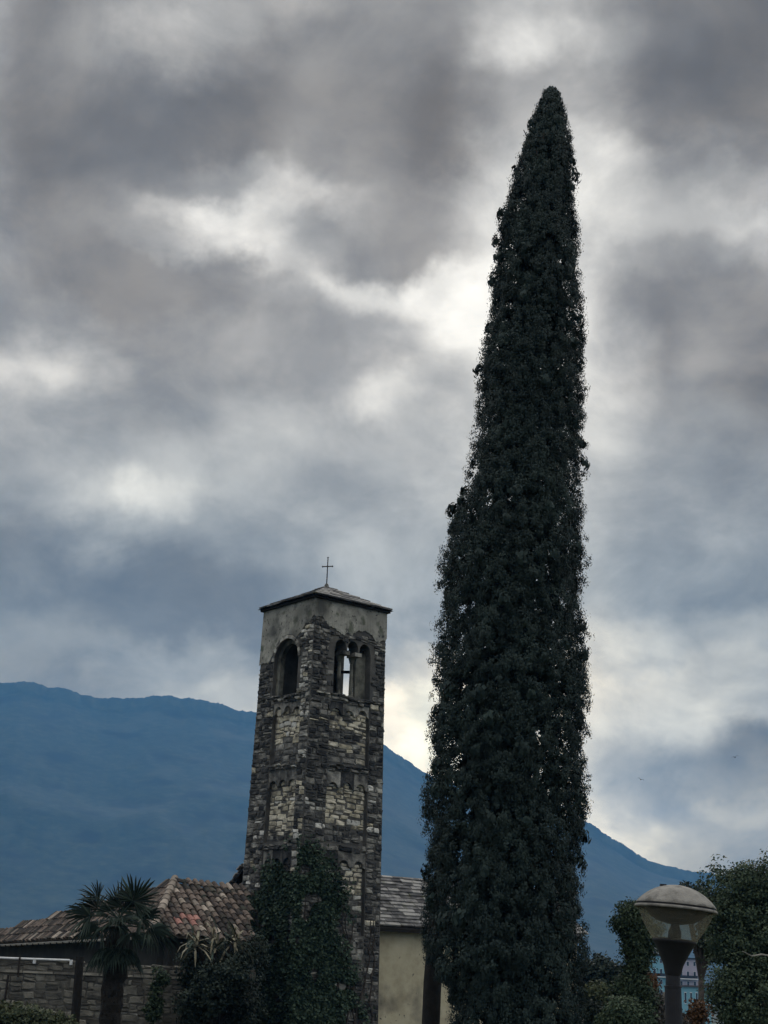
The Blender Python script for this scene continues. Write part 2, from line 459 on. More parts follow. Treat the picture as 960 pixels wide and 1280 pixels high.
LICHEN = (0.05, 0.05, 0.048)
GRIME = ((0.022, 0.023, 0.024), 0.75, 0.47, 0.60)
M = {
    'mortar': surf('old_mortar', [(0.045, 0.044, 0.041), (0.115, 0.11, 0.098)], 2.5, bump=0.5, spots=[(LICHEN, 0.9, 0.5, 0.66)]),
    'stone_dark': surf('dark_stone', [(0.024, 0.025, 0.026), (0.066, 0.065, 0.061), (0.20, 0.192, 0.168)], 4.0, bump=0.5, vary=0.42, spots=[((0.012, 0.012, 0.014), 1.7, 0.52, 0.7)]),
    'stone_grey': surf('grey_stone', [(0.08, 0.079, 0.072), (0.20, 0.193, 0.172), (0.40, 0.385, 0.33)], 4.0, bump=0.5, vary=0.4, spots=[((0.02, 0.02, 0.022), 2.2, 0.55, 0.72), GRIME]),
    'stone_tan': surf('tan_limestone', [(0.27, 0.243, 0.178), (0.45, 0.41, 0.305), (0.58, 0.53, 0.42)], 4.0, bump=0.45, vary=0.35, spots=[((0.05, 0.048, 0.044), 2.6, 0.50, 0.68), ((0.05, 0.049, 0.046), 0.9, 0.57, 0.69)]),
    'stone_pale': surf('pale_stone', [(0.36, 0.35, 0.31), (0.60, 0.58, 0.52)], 5.0, bump=0.4, vary=0.3, spots=[((0.08, 0.078, 0.07), 5.0, 0.54, 0.68)]),
    'plaster': surf('old_plaster', [(0.15, 0.148, 0.13), (0.25, 0.245, 0.21), (0.345, 0.335, 0.29)], 3.2, bump=0.5, bump_scale=7, spots=[((0.05, 0.052, 0.05), 1.3, 0.55, 0.70), ((0.09, 0.10, 0.07), 2.6, 0.57, 0.72), ((0.04, 0.04, 0.038), 9.0, 0.60, 0.68), ((0.07, 0.07, 0.062), 0.8, 0.50, 0.66)]),
    'dim_plaster': surf('dark_plaster', [(0.06, 0.062, 0.052), (0.13, 0.128, 0.105), (0.20, 0.195, 0.165)], 3.5, bump=0.4, spots=[((0.03, 0.032, 0.03), 2.0, 0.5, 0.68)]),  # darker plaster tone for the belfry openings
    'ochre_plaster': surf('ochre_plaster', [(0.31, 0.275, 0.185), (0.41, 0.37, 0.255), (0.48, 0.435, 0.31)], 1.1, bump=0.22, bump_scale=6, spots=[((0.12, 0.11, 0.085), 0.8, 0.56, 0.75), ((0.09, 0.085, 0.07), 6.0, 0.66, 0.74)]),
    'slate': surf('stone_slate', [(0.055, 0.053, 0.052), (0.14, 0.135, 0.13), (0.27, 0.26, 0.24)], 4.0, bump=0.4, vary=0.5, rough=0.8, spots=[((0.10, 0.105, 0.06), 3.0, 0.6, 0.75)]),
    'dark_wood': surf('dark_wood', [(0.006, 0.0055, 0.005), (0.017, 0.015, 0.013)], 8.0, bump=0.3),
    'iron': surf('iron', [(0.02, 0.018, 0.017), (0.045, 0.035, 0.03)], 20.0, rough=0.6, bump=0.1, metal=0.6),
    'tile_brown': surf('weathered_clay', [(0.024, 0.021, 0.019), (0.058, 0.044, 0.036), (0.13, 0.10, 0.08)], 5.0, bump=0.4, vary=0.5, spots=[((0.035, 0.037, 0.028), 3.0, 0.52, 0.68)]),
    'tile_red': surf('new_clay', [(0.22, 0.105, 0.085), (0.34, 0.18, 0.145)], 6.0, bump=0.3, vary=0.3, spots=[((0.08, 0.06, 0.05), 5.0, 0.6, 0.75)]),
    'tile_pale': surf('pale_clay', [(0.15, 0.125, 0.10), (0.32, 0.27, 0.22)], 5.0, bump=0.3, vary=0.4, spots=[((0.06, 0.055, 0.045), 5.0, 0.55, 0.7)]),
    'wall_mortar': surf('wall_render', [(0.05, 0.047, 0.04), (0.115, 0.108, 0.09)], 1.6, bump=0.5, bump_scale=14, spots=[((0.03, 0.03, 0.028), 1.1, 0.52, 0.7)]),
    'wall_stone': surf('rendered_stone', [(0.055, 0.052, 0.045), (0.12, 0.113, 0.094), (0.19, 0.178, 0.146)], 2.2, bump=0.5, vary=0.3, spots=[((0.03, 0.03, 0.028), 1.6, 0.55, 0.72)]),
    'shade_wall': surf('shade_toned_wall', [(0.02, 0.02, 0.019), (0.05, 0.048, 0.042)], 1.5, bump=0.3),  # near-black: shade under the eaves and on the gable is in the colour
    'pipe': surf('pale_pipe', [(0.45, 0.46, 0.46), (0.62, 0.62, 0.60)], 6.0, rough=0.5, bump=0.05),
    'bark': surf('bark', [(0.018, 0.015, 0.013), (0.06, 0.05, 0.042)], 7.0, bump=0.6),
    'pale_bark': surf('pale_bark', [(0.16, 0.15, 0.13), (0.30, 0.28, 0.24)], 7.0, bump=0.4),
    'fibre': surf('palm_fibre', [(0.007, 0.006, 0.005), (0.022, 0.018, 0.014)], 14.0, bump=0.8, bump_scale=40),
    'ground': surf('meadow', [(0.025, 0.032, 0.014), (0.05, 0.055, 0.028), (0.085, 0.075, 0.05)], 0.25, bump=0.4),
    'forest': surf('forest', [(0.006, 0.011, 0.008), (0.017, 0.026, 0.017), (0.036, 0.046, 0.028)], 0.045, bump=0.0, detail=10, spots=[((0.04, 0.046, 0.032), 0.006, 0.58, 0.72), ((0.004, 0.007, 0.006), 0.011, 0.54, 0.66)]),
    'cypress': leafmat('cypress_leaf', [(0.008, 0.016, 0.014), (0.016, 0.028, 0.024), (0.033, 0.052, 0.043)], 1.3, 0.0, 0.08),
    'ivy': leafmat('ivy_leaf', [(0.009, 0.019, 0.012), (0.021, 0.042, 0.024), (0.065, 0.095, 0.06)], 0.9, 0.1),
    'leaf_mid': leafmat('broad_leaf', [(0.013, 0.026, 0.015), (0.034, 0.056, 0.029), (0.075, 0.10, 0.055)], 0.6, 0.15),
    'leaf_dark': leafmat('dark_leaf', [(0.006, 0.012, 0.009), (0.014, 0.023, 0.016), (0.032, 0.044, 0.03)], 0.6, 0.1),
    'leaf_olive': leafmat('olive_leaf', [(0.02, 0.03, 0.014), (0.045, 0.058, 0.026), (0.085, 0.092, 0.045)], 0.8, 0.15),
    'leaf_copper': leafmat('copper_leaf', [(0.03, 0.015, 0.01), (0.075, 0.036, 0.016), (0.12, 0.065, 0.028)], 0.9, 0.15),
    'leaf_grey': leafmat('grey_leaf', [(0.03, 0.032, 0.028), (0.065, 0.062, 0.055), (0.11, 0.10, 0.09)], 0.9, 0.1),
    'palm_leaf': leafmat('palm_leaf', [(0.005, 0.010, 0.007), (0.013, 0.024, 0.016), (0.042, 0.062, 0.046)], 2.0, 0.12),
    'dry_leaf': leafmat('dry_leaf', [(0.07, 0.063, 0.042), (0.16, 0.145, 0.095), (0.30, 0.275, 0.20)], 3.0, 0.1),
    'lamp_dark': surf('lamp_paint', [(0.006, 0.006, 0.008), (0.014, 0.0135, 0.016)], 12.0, rough=0.55, bump=0.1, spec=0.3),
    'lamp_cap': surf('lamp_cap', [(0.15, 0.142, 0.125), (0.235, 0.222, 0.195)], 9.0, rough=0.75, bump=0.25, bump_scale=60, spots=[((0.085, 0.08, 0.07), 11.0, 0.5, 0.72)]),
    'turquoise': surf('turquoise_render', [(0.13, 0.29, 0.35), (0.18, 0.36, 0.42)], 0.1, bump=0.0),
    'lilac': surf('lilac_render', [(0.30, 0.265, 0.31), (0.38, 0.34, 0.385)], 0.1, bump=0.0),
    'white_render': surf('white_render', [(0.62, 0.61, 0.58), (0.74, 0.73, 0.70)], 0.2, bump=0.0),
    'beige_render': surf('beige_render', [(0.24, 0.215, 0.18), (0.34, 0.31, 0.26)], 0.5, bump=0.1),
    'window_dark': surf('window_glass', [(0.012, 0.014, 0.018), (0.03, 0.034, 0.04)], 1.0, rough=0.2, bump=0.0, spec=0.5),
    'bird': surf('feathers', [(0.012, 0.012, 0.013), (0.03, 0.03, 0.032)], 20.0, bump=0.0),
}


# ------------------------------------------------------------------ object helpers
WORLDM = {}


def W(o):
    return WORLDM.get(o.name, o.matrix_basis.copy())


def attach(o, parent):
    if parent is not None:
        o.parent = parent
        o.matrix_parent_inverse = W(parent).inverted()
    WORLDM[o.name] = o.matrix_basis.copy()
    return o


def thing(name, label, cat, loc=(0, 0, 0), group=None):
    o = bpy.data.objects.new(name, None)
    o.empty_display_size = 0.3
    COL.objects.link(o)
    o.location = loc
    WORLDM[o.name] = Matrix.Translation(loc)
    o['label'], o['category'] = label, cat
    if group:
        o['group'] = group
    return o


def mesh_obj(name, me, mats, parent=None, smooth=False, kind=None, mtx=None, label=None):
    o = bpy.data.objects.new(name, me)
    COL.objects.link(o)
    if mats is not None and not me.materials:
        for m in (mats if isinstance(mats, (list, tuple)) else [mats]):
            me.materials.append(m)
    if smooth:
        me.polygons.foreach_set('use_smooth', [True] * len(me.polygons))
    if mtx is not None:
        o.matrix_basis = mtx
    attach(o, parent)
    if kind:
        o['kind'] = kind
    if label:
        o['label'] = label
    return o


def struct(name, me, mat, smooth=False, kind='structure', label=None):
    return mesh_obj(name, me, mat, None, smooth, kind, None, label)


class MB:
    def __init__(self):
        self.v, self.f, self.mi = [], [], []

    def add(self, verts, faces, mi=0):
        b = len(self.v)
        self.v += [tuple(p) for p in verts]
        self.f += [tuple(i + b for i in f) for f in faces]
        self.mi += [mi] * len(faces)

    def box8(self, p, mi=0):
        """eight corners: bottom four counter-clockwise, then top four."""
        self.add(p, [(3, 2, 1, 0), (4, 5, 6, 7), (0, 1, 5, 4), (1, 2, 6, 5), (2, 3, 7, 6), (3, 0, 4, 7)], mi)

    def box(self, c, s, rot=None, mi=0):
        c = Vector(c)
        R = rot or Matrix.Identity(3)
        p = [c + R @ Vector((x * s[0] / 2, y * s[1] / 2, z * s[2] / 2)) for z in (-1, 1) for x, y in ((-1, -1), (1, -1), (1, 1), (-1, 1))]
        self.box8(p, mi)

    def tube(self, pts, radii, n=8, cap=True, mi=0, jit=0.0):
        pts = [Vector(p) for p in pts]
        rings = []
        for i, p in enumerate(pts):
            d = (pts[min(i + 1, len(pts) - 1)] - pts[max(i - 1, 0)]).normalized()
            a = d.orthogonal() if i == 0 else (rings[-1][1] - d * rings[-1][1].dot(d))
            a.normalize()
            b = d.cross(a)
            rings.append(([p + (a * math.cos(2 * PI * k / n) + b * math.sin(2 * PI * k / n)) * radii[i] * (1 + random.uniform(-jit, jit)) for k in range(n)], a))
        vs = [q for r, _ in rings for q in r]
        fs = []
        for i in range(len(pts) - 1):
            for k in range(n):
                k2 = (k + 1) % n
                fs.append((i * n + k, i * n + k2, (i + 1) * n + k2, (i + 1) * n + k))
        if cap:
            fs.append(tuple(range(n - 1, -1, -1)))
            fs.append(tuple((len(pts) - 1) * n + k for k in range(n)))
        self.add(vs, fs, mi)

    def lathe(self, prof, n=40, mtx=None, mi=0):
        vs, fs = [], []
        for r, z in prof:
            for k in range(n):
                q = Vector((r * math.cos(2 * PI * k / n), r * math.sin(2 * PI * k / n), z))
                vs.append(mtx @ q if mtx is not None else q)
        for i in range(len(prof) - 1):
            for k in range(n):
                k2 = (k + 1) % n
                fs.append((i * n + k, i * n + k2, (i + 1) * n + k2, (i + 1) * n + k))
        self.add(vs, fs, mi)

    def mesh(self, name):
        me = bpy.data.meshes.new(name)
        me.from_pydata(self.v, [], self.f)
        if any(self.mi):
            me.polygons.foreach_set('material_index', self.mi)
        me.update()
        return me

    def build(self, name, mats, parent=None, smooth=False, kind=None, label=None):
        return mesh_obj(name, self.mesh(name), mats, parent, smooth, kind, None, label)


def np_quads(name, V):
    """V: N x 4 x 3 array of quads -> a mesh made quickly."""
    n = len(V)
    me = bpy.data.meshes.new(name)
    me.vertices.add(n * 4)
    me.vertices.foreach_set('co', np.ascontiguousarray(V, dtype=np.float32).ravel())
    me.loops.add(n * 4)
    me.loops.foreach_set('vertex_index', np.arange(n * 4, dtype=np.int32))
    me.polygons.add(n)
    me.polygons.foreach_set('loop_start', np.arange(0, n * 4, 4, dtype=np.int32))
    me.update(calc_edges=True)
    me.validate()
    return me


def unit(a):
    return a / np.maximum(np.linalg.norm(a, axis=-1, keepdims=True), 1e-9)


def leaf_quads(P, A, size, aspect=0.55, curl=0.25, face=None):
    """Diamond leaves: P base points, A directions of growth (both N x 3), size N."""
    n = len(P)
    A = unit(A)
    R = unit(rng.standard_normal((n, 3))) if face is None else unit(face)
    B = unit(np.cross(R, A))
    A = unit(np.cross(B, R)) if face is not None else A
    C = np.cross(A, B) if face is None else R
    s = np.asarray(size).reshape(-1, 1) * np.ones((n, 1))
    q = np.empty((n, 4, 3))
    q[:, 0] = P
    q[:, 1] = P + A * s * 0.55 + B * s * aspect * 0.5 + C * s * curl * 0.4
    q[:, 2] = P + A * s + C * s * curl * rng.uniform(-1, 1, (n, 1))
    q[:, 3] = P + A * s * 0.55 - B * s * aspect * 0.5 + C * s * curl * 0.4
    return q


# ------------------------------------------------------------------ ground and mountain
def ground_z(x, y):
    r = math.hypot(x, y)
    z = -0.9 * min(max((r - 4) / 14, 0), 1)
    z -= 17.0 * min(max((r - 70) / 380, 0), 1)
    return z


gm = MB()
rad = [0, 4, 8, 12, 18, 26, 36, 48, 60, 75, 100, 140, 200, 280, 380, 460, 700, 1200, 2200, 4000, 6600]
nseg = 72
gv = []
for i, r in enumerate(rad):
    for k in range(nseg):
        a = 2 * PI * k / nseg
        x, y = r * math.sin(a), r * math.cos(a)
        gv.append((x, y, ground_z(x, y)))
gf = []
for i in range(len(rad) - 1):
    for k in range(nseg):
        k2 = (k + 1) % nseg
        gf.append((i * nseg + k, (i + 1) * nseg + k, (i + 1) * nseg + k2, i * nseg + k2))
gm.add(gv, gf)
struct('ground', gm.mesh('ground'), M['ground'], True)

RIDGE = [(-900, 960), (-600, 900), (-300, 872), (-120, 868), (0, 856), (28, 850), (60, 856), (110, 868), (135, 873), (160, 874), (190, 869), (215, 870), (240, 874), (270, 876), (300, 886),
         (322, 891), (400, 903), (440, 912), (481, 929), (500, 945), (528, 963), (600, 990), (680, 1012), (738, 1028), (760, 1041), (780, 1056), (800, 1070), (830, 1081),
         (860, 1088), (890, 1092), (960, 1102), (1100, 1118), (1400, 1150), (1900, 1190)]
R_CREST = 3800.0


def fbm1(x, seed, octs=6):
    out, amp, fr = 0.0, 1.0, 1.0
    for o in range(octs):
        xi = math.floor(x * fr)
        t = x * fr - xi
        h = lambda k: (math.sin(k * 127.1 + seed * 311.7 + o * 17.3) * 43758.5453) % 1.0
        t = t * t * (3 - 2 * t)
        out += amp * ((h(xi) * (1 - t) + h(xi + 1) * t) - 0.5)
        amp *= 0.5
        fr *= 2.0
    return out


def val2(x, y, seed):
    def h(i, j):
        v = np.sin(i * 127.1 + j * 311.7 + seed * 74.7) * 43758.5453
        return v - np.floor(v)
    xi, yi = np.floor(x), np.floor(y)
    a, b = x - xi, y - yi
    a, b = a * a * (3 - 2 * a), b * b * (3 - 2 * b)
    return (h(xi, yi) * (1 - a) + h(xi + 1, yi) * a) * (1 - b) + (h(xi, yi + 1) * (1 - a) + h(xi + 1, yi + 1) * a) * b


prof_az, prof_h = [], []
for px, py in RIDGE:
    p = at(px, py, 3000)
    prof_az.append(math.atan2(p.x, p.y))
    prof_h.append((p.z - EYE) / math.hypot(p.x, p.y))
NA, NR = 900, 60
azs = np.linspace(prof_az[0], prof_az[-1], NA)
tanh0 = np.interp(azs, prof_az, prof_h)
ker = np.hanning(31); ker /= ker.sum()
tanh0 = np.convolve(np.pad(tanh0, 15, mode='edge'), ker, 'valid') * .5 + tanh0 * .5
tanh_ = tanh0 + np.array([fbm1(a * 90, 3) for a in azs]) * 0.0022 + rng.uniform(-1, 1, NA) * 0.0004
rs = np.concatenate([np.linspace(2100, R_CREST, 44), np.linspace(R_CREST + 120, 5600, NR - 44)])
A2, R2 = np.meshgrid(azs, rs)
mixc = np.clip((rs - R_CREST + 260) / 260, 0, 1)[:, None] * np.ones((1, NA))
crest = (np.tile(tanh0, (NR, 1)) * (1 - mixc) + np.tile(tanh_, (NR, 1)) * mixc) * R_CREST
t = np.clip((R2 - 2100) / (R_CREST - 2100), 0, 1)
front = t ** 1.1
back = np.clip(1 - (R2 - R_CREST) / 1500.0, 0, 1)
X2, Y2 = R2 * np.sin(A2), R2 * np.cos(A2)
nz = np.zeros_like(X2)
for o in range(5):
    s_ = 420.0 / 2 ** o
    nz += (1 - np.abs(2 * val2(X2 / s_ + 7.3, Y2 / s_ + 1.7, o) - 1)) * 0.5 ** o
env = np.where(R2 <= R_CREST, t * (1 - t) * 4, 0)
Z2 = np.where(R2 <= R_CREST, crest * front, crest * back ** 0.8)
Z2 = Z2 + env * (nz - 1.3) * 20 * np.clip(crest / 400, 0.1, 1.2)
lim = np.tile(tanh0, (NR, 1)) * R2 - 8
Z2 = np.where((R2 < R_CREST - 1), np.minimum(Z2, lim), Z2)
Z2 = np.maximum(Z2, -40) - 18.2
Z2[np.isclose(R2, R_CREST)] += 18.2
Z2[0, :] = -19.5
Z2[-1, :] = -19.5
mm = bpy.data.meshes.new('mountain')
idx = np.arange(NR * NA).reshape(NR, NA)
fq = np.stack([idx[:-1, :-1], idx[1:, :-1], idx[1:, 1:], idx[:-1, 1:]], -1).reshape(-1, 4)[:, ::-1]
mm.from_pydata(np.stack([X2, Y2, Z2 + EYE * 0.0], -1).reshape(-1, 3).tolist(), [], fq.tolist())
mm.update()
struct('mountain', mm, M['forest'], True)

# ------------------------------------------------------------------ bell tower
H = 3.1727 / 2
Z0 = 12.667 + EYE
TAPER = 0.0136
AL = math.radians(52.14)
dR = Vector((math.sin(AL), math.cos(AL), 0))
dL = Vector((-math.cos(AL), math.sin(AL), 0))
CC = Vector((-2.286, 50.0, 0)) + H * (dR + dL)
TAN = [dR, -dL, -dR, dL]
NOR = [Vector((t_.y, -t_.x, 0)) for t_ in TAN]
TZ = -1.0


def TP(face, u, z, d=0.0):
    h = H + TAPER * max(Z0 - z, 0)
    p = CC + TAN[face] * (u * h / H) + NOR[face] * (h + d)
    return Vector((p.x, p.y, z))


def zc(py):
    """height of the near tower corner seen at photo row py"""
    lo, hi = TZ - 2, 18.0
    for _ in range(40):
        m_ = (lo + hi) / 2
        if project(TP(0, -H, m_))[0][1] > py:
            lo = m_
        else:
            hi = m_
    return lo


tower = thing('bell_tower', 'tall weathered stone bell tower with arched belfry and iron cross', 'bell tower', (CC.x, CC.y, TZ))
REC = 0.14
ZB = zc(862)                      # belfry sill
# core up to the belfry
mb = MB()
c8 = [TP(0, -H, TZ - 0.3, 0), TP(0, H, TZ - 0.3, 0), TP(2, -H, TZ - 0.3, 0), TP(2, H, TZ - 0.3, 0)]
c8 += [TP(0, -H, ZB, 0), TP(0, H, ZB, 0), TP(2, -H, ZB, 0), TP(2, H, ZB, 0)]


def inset(p):
    q = CC - Vector((p.x, p.y, 0))
    return p + Vector((q.x, q.y, 0)).normalized() * REC * math.sqrt(2)


mb.box8([inset(p) for p in c8])
mb.build('core_wall', M['mortar'], tower)

TIERS = [(868, 885, 948), (956, 978, 1046), (1056, 1078, 1165)]   # ledge, arch springing, panel bottom (rows at the near corner)
PANEL = {0: (-H + 0.27 * 2 * H, -H + 0.80 * 2 * H), 1: (-H + 0.33 * 2 * H, -H + 0.84 * 2 * H)}
for f in (2, 3):
    PANEL[f] = (-H * 0.55, H * 0.55)


def prism(mb_, face, u0, u1, z0, z1, d0, d1, nz=1):
    for i in range(nz):
        a, b = z0 + (z1 - z0) * i / nz, z0 + (z1 - z0) * (i + 1) / nz
        mb_.box8([TP(face, u0, a, d1), TP(face, u1, a, d1), TP(face, u1, a, d0), TP(face, u0, a, d0),
                  TP(face, u0, b, d1), TP(face, u1, b, d1), TP(face, u1, b, d0), TP(face, u0, b, d0)])


for f in range(4):
    p0, p1 = PANEL[f]
    e = 0.0 if f in (0, 2) else REC
    for a, b in ((-H + e, p0), (p1, H - e)):
        mb = MB()
        prism(mb, f, a, b, TZ - 0.3, ZB, -REC - 0.02, 0.0)
        mb.build('pilaster', M['mortar'], tower)
    zl = zc(TIERS[2][2])
    mb = MB()
    prism(mb, f, p0, p1, TZ - 0.3, zl, -REC - 0.02, -0.004)
    mb.build('wall_base', M['mortar'], tower)
    for lg, sp, bt in TIERS:      # solid band behind ledges
        mb = MB()
        prism(mb, f, p0, p1, zc(lg + 3), zc(lg - 6), -REC - 0.02, -0.004)
        mb.build('ledge_band', M['mortar'], tower)


def arc_pts(uc, r, zs, n=10, stretch=1.0):
    return [(uc - r * math.cos(PI * i / n), zs + r * stretch * math.sin(PI * i / n)) for i in range(n + 1)]


def arched_slab(face, u0, u1, zb, zt, arcs, d0, d1, ends=True):
    """A slab of wall between zb and zt, its underside cut by arches (lists of points from left to right)."""
    mb_ = MB()
    line = [(u0, zb)]
    for a in arcs:
        line += a
    line.append((u1, zb))
    cl = [line[0]]
    for p in line[1:]:
        if abs(p[0] - cl[-1][0]) + abs(p[1] - cl[-1][1]) > 1e-4:
            cl.append(p)
    n = len(cl)
    F = [TP(face, u, z, d0) for u, z in cl]
    B = [TP(face, u, z, d1) for u, z in cl]
    FT = [TP(face, u, zt, d0) for u, z in cl]
    BT = [TP(face, u, zt, d1) for u, z in cl]
    fs = []
    for i in range(n - 1):
        fs.append((n + i, i, i + 1, n + i + 1))                  # soffit
        if abs(cl[i][0] - cl[i + 1][0]) > 1e-4:
            fs.append((i, 2 * n + i, 2 * n + i + 1, i + 1))          # front
            fs.append((n + i + 1, 3 * n + i + 1, 3 * n + i, n + i))  # back
            fs.append((2 * n + i, 3 * n + i, 3 * n + i + 1, 2 * n + i + 1))
    fs.append((0, n, 3 * n, 2 * n))
    fs.append((n - 1, 2 * n + n - 1, 3 * n + n - 1, n + n - 1))
    mb_.add(F + B + FT + BT, fs)
    return mb_


# hanging blind arches and ledges
for f in (0, 1):
    p0, p1 = PANEL[f]
    n_a = 3
    for ti, (lg, sp, bt) in enumerate(TIERS):
        zt, zs = zc(lg + 3), zc(sp)
        w = (p1 - p0) / n_a
        for k in range(n_a):
            a0 = p0 + w * k
            r = w * 0.36 + random.uniform(-0.02, 0.02)
            dd = random.uniform(-0.03, 0.0)
            arc = arc_pts(a0 + w / 2 + random.uniform(-0.02, 0.02), r, zs + random.uniform(-0.03, 0.05), 8, random.uniform(0.85, 1.15))
            mb = arched_slab(f, a0 + 0.004, a0 + w - 0.004, zs - random.uniform(0.0, 0.10), zt + 0.004, [arc], dd, -REC - 0.01)
            mb.build('blind_arch', M['stone_dark'] if random.random() < 0.75 else M['stone_grey'], tower)

# stone templates
STONES = []
for k in range(22):
    mb = MB()
    j = lambda a: random.uniform(-a, a)
    back = [(x + j(0.02), y + j(0.02), -0.8) for x, y in ((-.5, -.5), (.5, -.5), (.5, .5), (-.5, .5))]
    cor = [(-.5, -.5), (0 + j(.2), -.52 + j(.04)), (.5, -.5), (.52 + j(.04), j(.2)), (.5, .5), (j(.2), .52 + j(.04)), (-.5, .5), (-.52 + j(.04), j(.2))]
    sh = [random.uniform(.74, 1.04) for _ in cor]
    mid = [(x * q + j(.07), y * q + j(.08), .35 + j(.25)) for (x, y), q in zip(cor, sh)]
    fr = [(x * .80 * q + j(.06), y * .74 * q + j(.07), .85 + j(.35)) for (x, y), q in zip(cor, sh)]
    vs = back + mid + fr
    fs = [tuple(12 + i for i in range(8))]
    for i in range(8):
        fs.append((4 + i, 4 + (i + 1) % 8, 12 + (i + 1) % 8, 12 + i))
    for i in range(4):
        a, b = 4 + 2 * i, 4 + (2 * i + 2) % 8
        fs.append((i, (i + 1) % 4, b, 4 + 2 * i + 1, a))
    mb.add(vs, fs)
    STONES.append((vs, fs))
STONE_MESH = {}


def stone_mesh(k, mk):
    key = (k, mk)
    if key not in STONE_MESH:
        me = bpy.data.meshes.new('stone')
        me.from_pydata(STONES[k][0], [], STONES[k][1])
        me.materials.append(M[mk])
        me.update()
        STONE_MESH[key] = me
    return STONE_MESH[key]


def stone_matrix(p, t_, n_, w, h, d, tilt=0.09):
    R = Matrix((t_, Vector((0, 0, 1)), n_)).transposed().to_4x4()
    R = R @ Matrix.Rotation(random.uniform(-tilt, tilt), 4, 'Z') @ Matrix.Rotation(random.uniform(-.06, .06), 4, 'X') @ Matrix.Rotation(random.uniform(-.06, .06), 4, 'Y')
    return Matrix.Translation(p) @ R @ Matrix.Diagonal((w, h, d, 1))


def place_stones(lst, parent, limit, rest_name, name='stone'):
    """lst: (score, matrix, template, material key). The largest become parts, the rest one joined part per material."""
    lst.sort(key=lambda q: -q[0])
    for sc_, mtx, k, mk in lst[:limit]:
        mesh_obj(name, stone_mesh(k, mk), None, parent, mtx=mtx)
    mb_ = MB()
    keys = sorted({q[3] for q in lst[limit:]})
    for sc_, mtx, k, mk in lst[limit:]:
        mb_.add([mtx @ Vector(v) for v in STONES[k][0]], STONES[k][1], keys.index(mk))
    if keys:
        mb_.build(rest_name, [M[k] for k in keys], parent, kind='stuff')


def pick(d):
    r = random.random() * sum(d.values())
    for k, v in d.items():
        r -= v
        if r <= 0:
            return k
    return k


def rows(u0, u1, z0, z1, hr, wr):
    z = z0
    while z < z1 - 0.05:
        h = min(random.uniform(*hr), z1 - z)
        if z1 - z - h < 0.07:
            h = z1 - z
        u = u0
        while u < u1 - 0.04:
            w = min(random.uniform(*wr) * (1.25 if h > 0.2 else 1), u1 - u)
            if u1 - u - w < 0.1:
                w = u1 - u
            wave = .05 * math.sin(u * 2.1 + z * .9) + .03 * math.sin(u * 5.3 + z * 2.7)
            if h > .15 and w < .5 and random.random() < .16:      # two thin stones in place of one
                k_ = random.uniform(.38, .62)
                yield u + w / 2, z + h * k_ / 2 + wave, w, h * k_
                yield u + w / 2, z + h * k_ + h * (1 - k_) / 2 + wave, w, h * (1 - k_)
            elif w > .3 and random.random() < .14:
                k_ = random.uniform(.3, .7)
                yield u + w * k_ / 2, z + h / 2 + wave, w * k_, h
                yield u + w * k_ + w * (1 - k_) / 2, z + h / 2 + wave, w * (1 - k_), h * random.uniform(.8, 1.05)
            else:
                yield u + w / 2, z + h / 2 + wave, w, h * random.uniform(.86, 1.08)
            u += w
        z += h


IVY_POLY = [(296, 1300), (298, 1178), (312, 1168), (318, 1140), (322, 1112), (332, 1092), (346, 1082), (356, 1070), (368, 1060), (376, 1050), (386, 1056), (396, 1064), (404, 1076),
            (412, 1086), (420, 1100), (432, 1120), (434, 1138), (420, 1150), (412, 1164), (424, 1182), (438, 1212), (446, 1250), (456, 1300)]


def inside(poly, x, y):
    c = False
    n = len(poly)
    for i in range(n):
        x1, y1 = poly[i]
        x2, y2 = poly[(i + 1) % n]
        if (y1 > y) != (y2 > y) and x < (x2 - x1) * (y - y1) / (y2 - y1) + x1:
            c = not c
    return c


MIX_PIL = {'stone_dark': 14, 'stone_grey': 2.0, 'stone_pale': .4, 'stone_tan': .3}
MIX_CORNER = {'stone_dark': 3, 'stone_grey': 5, 'stone_pale': 2.6, 'stone_tan': 1.6}
MIX_TAN = {'stone_tan': 10, 'stone_pale': 1.6, 'stone_grey': .9, 'stone_dark': .2}
MIX_DARK = {'stone_dark': 8, 'stone_grey': 3, 'stone_tan': .5}
stones = []


def lay(face, u0, u1, z0, z1, d, mixf, hr=(.13, .25), wr=(.2, .46), skip=None, proud=(.025, .06)):
    for u, z, w, h in rows(u0, u1, z0, z1, hr, wr):
        if skip and skip(u, z, w, h):
            continue
        p = TP(face, u, z, d)
        dep = random.uniform(*proud)
        mk = pick(mixf(u, z))
        mtx = stone_matrix(p, TAN[face], NOR[face], w - .018, h - .018, dep)
        vis = w * h if face in (0, 1) else 0
        if vis:
            q = project(p)[0]
            if inside(IVY_POLY, q[0], q[1]) or q[1] > 1285:
                vis *= 0.02
        stones.append((vis, mtx, random.randrange(len(STONES)), mk))


Z_EAVE = Z0


def const(m):
    return lambda u, z: m


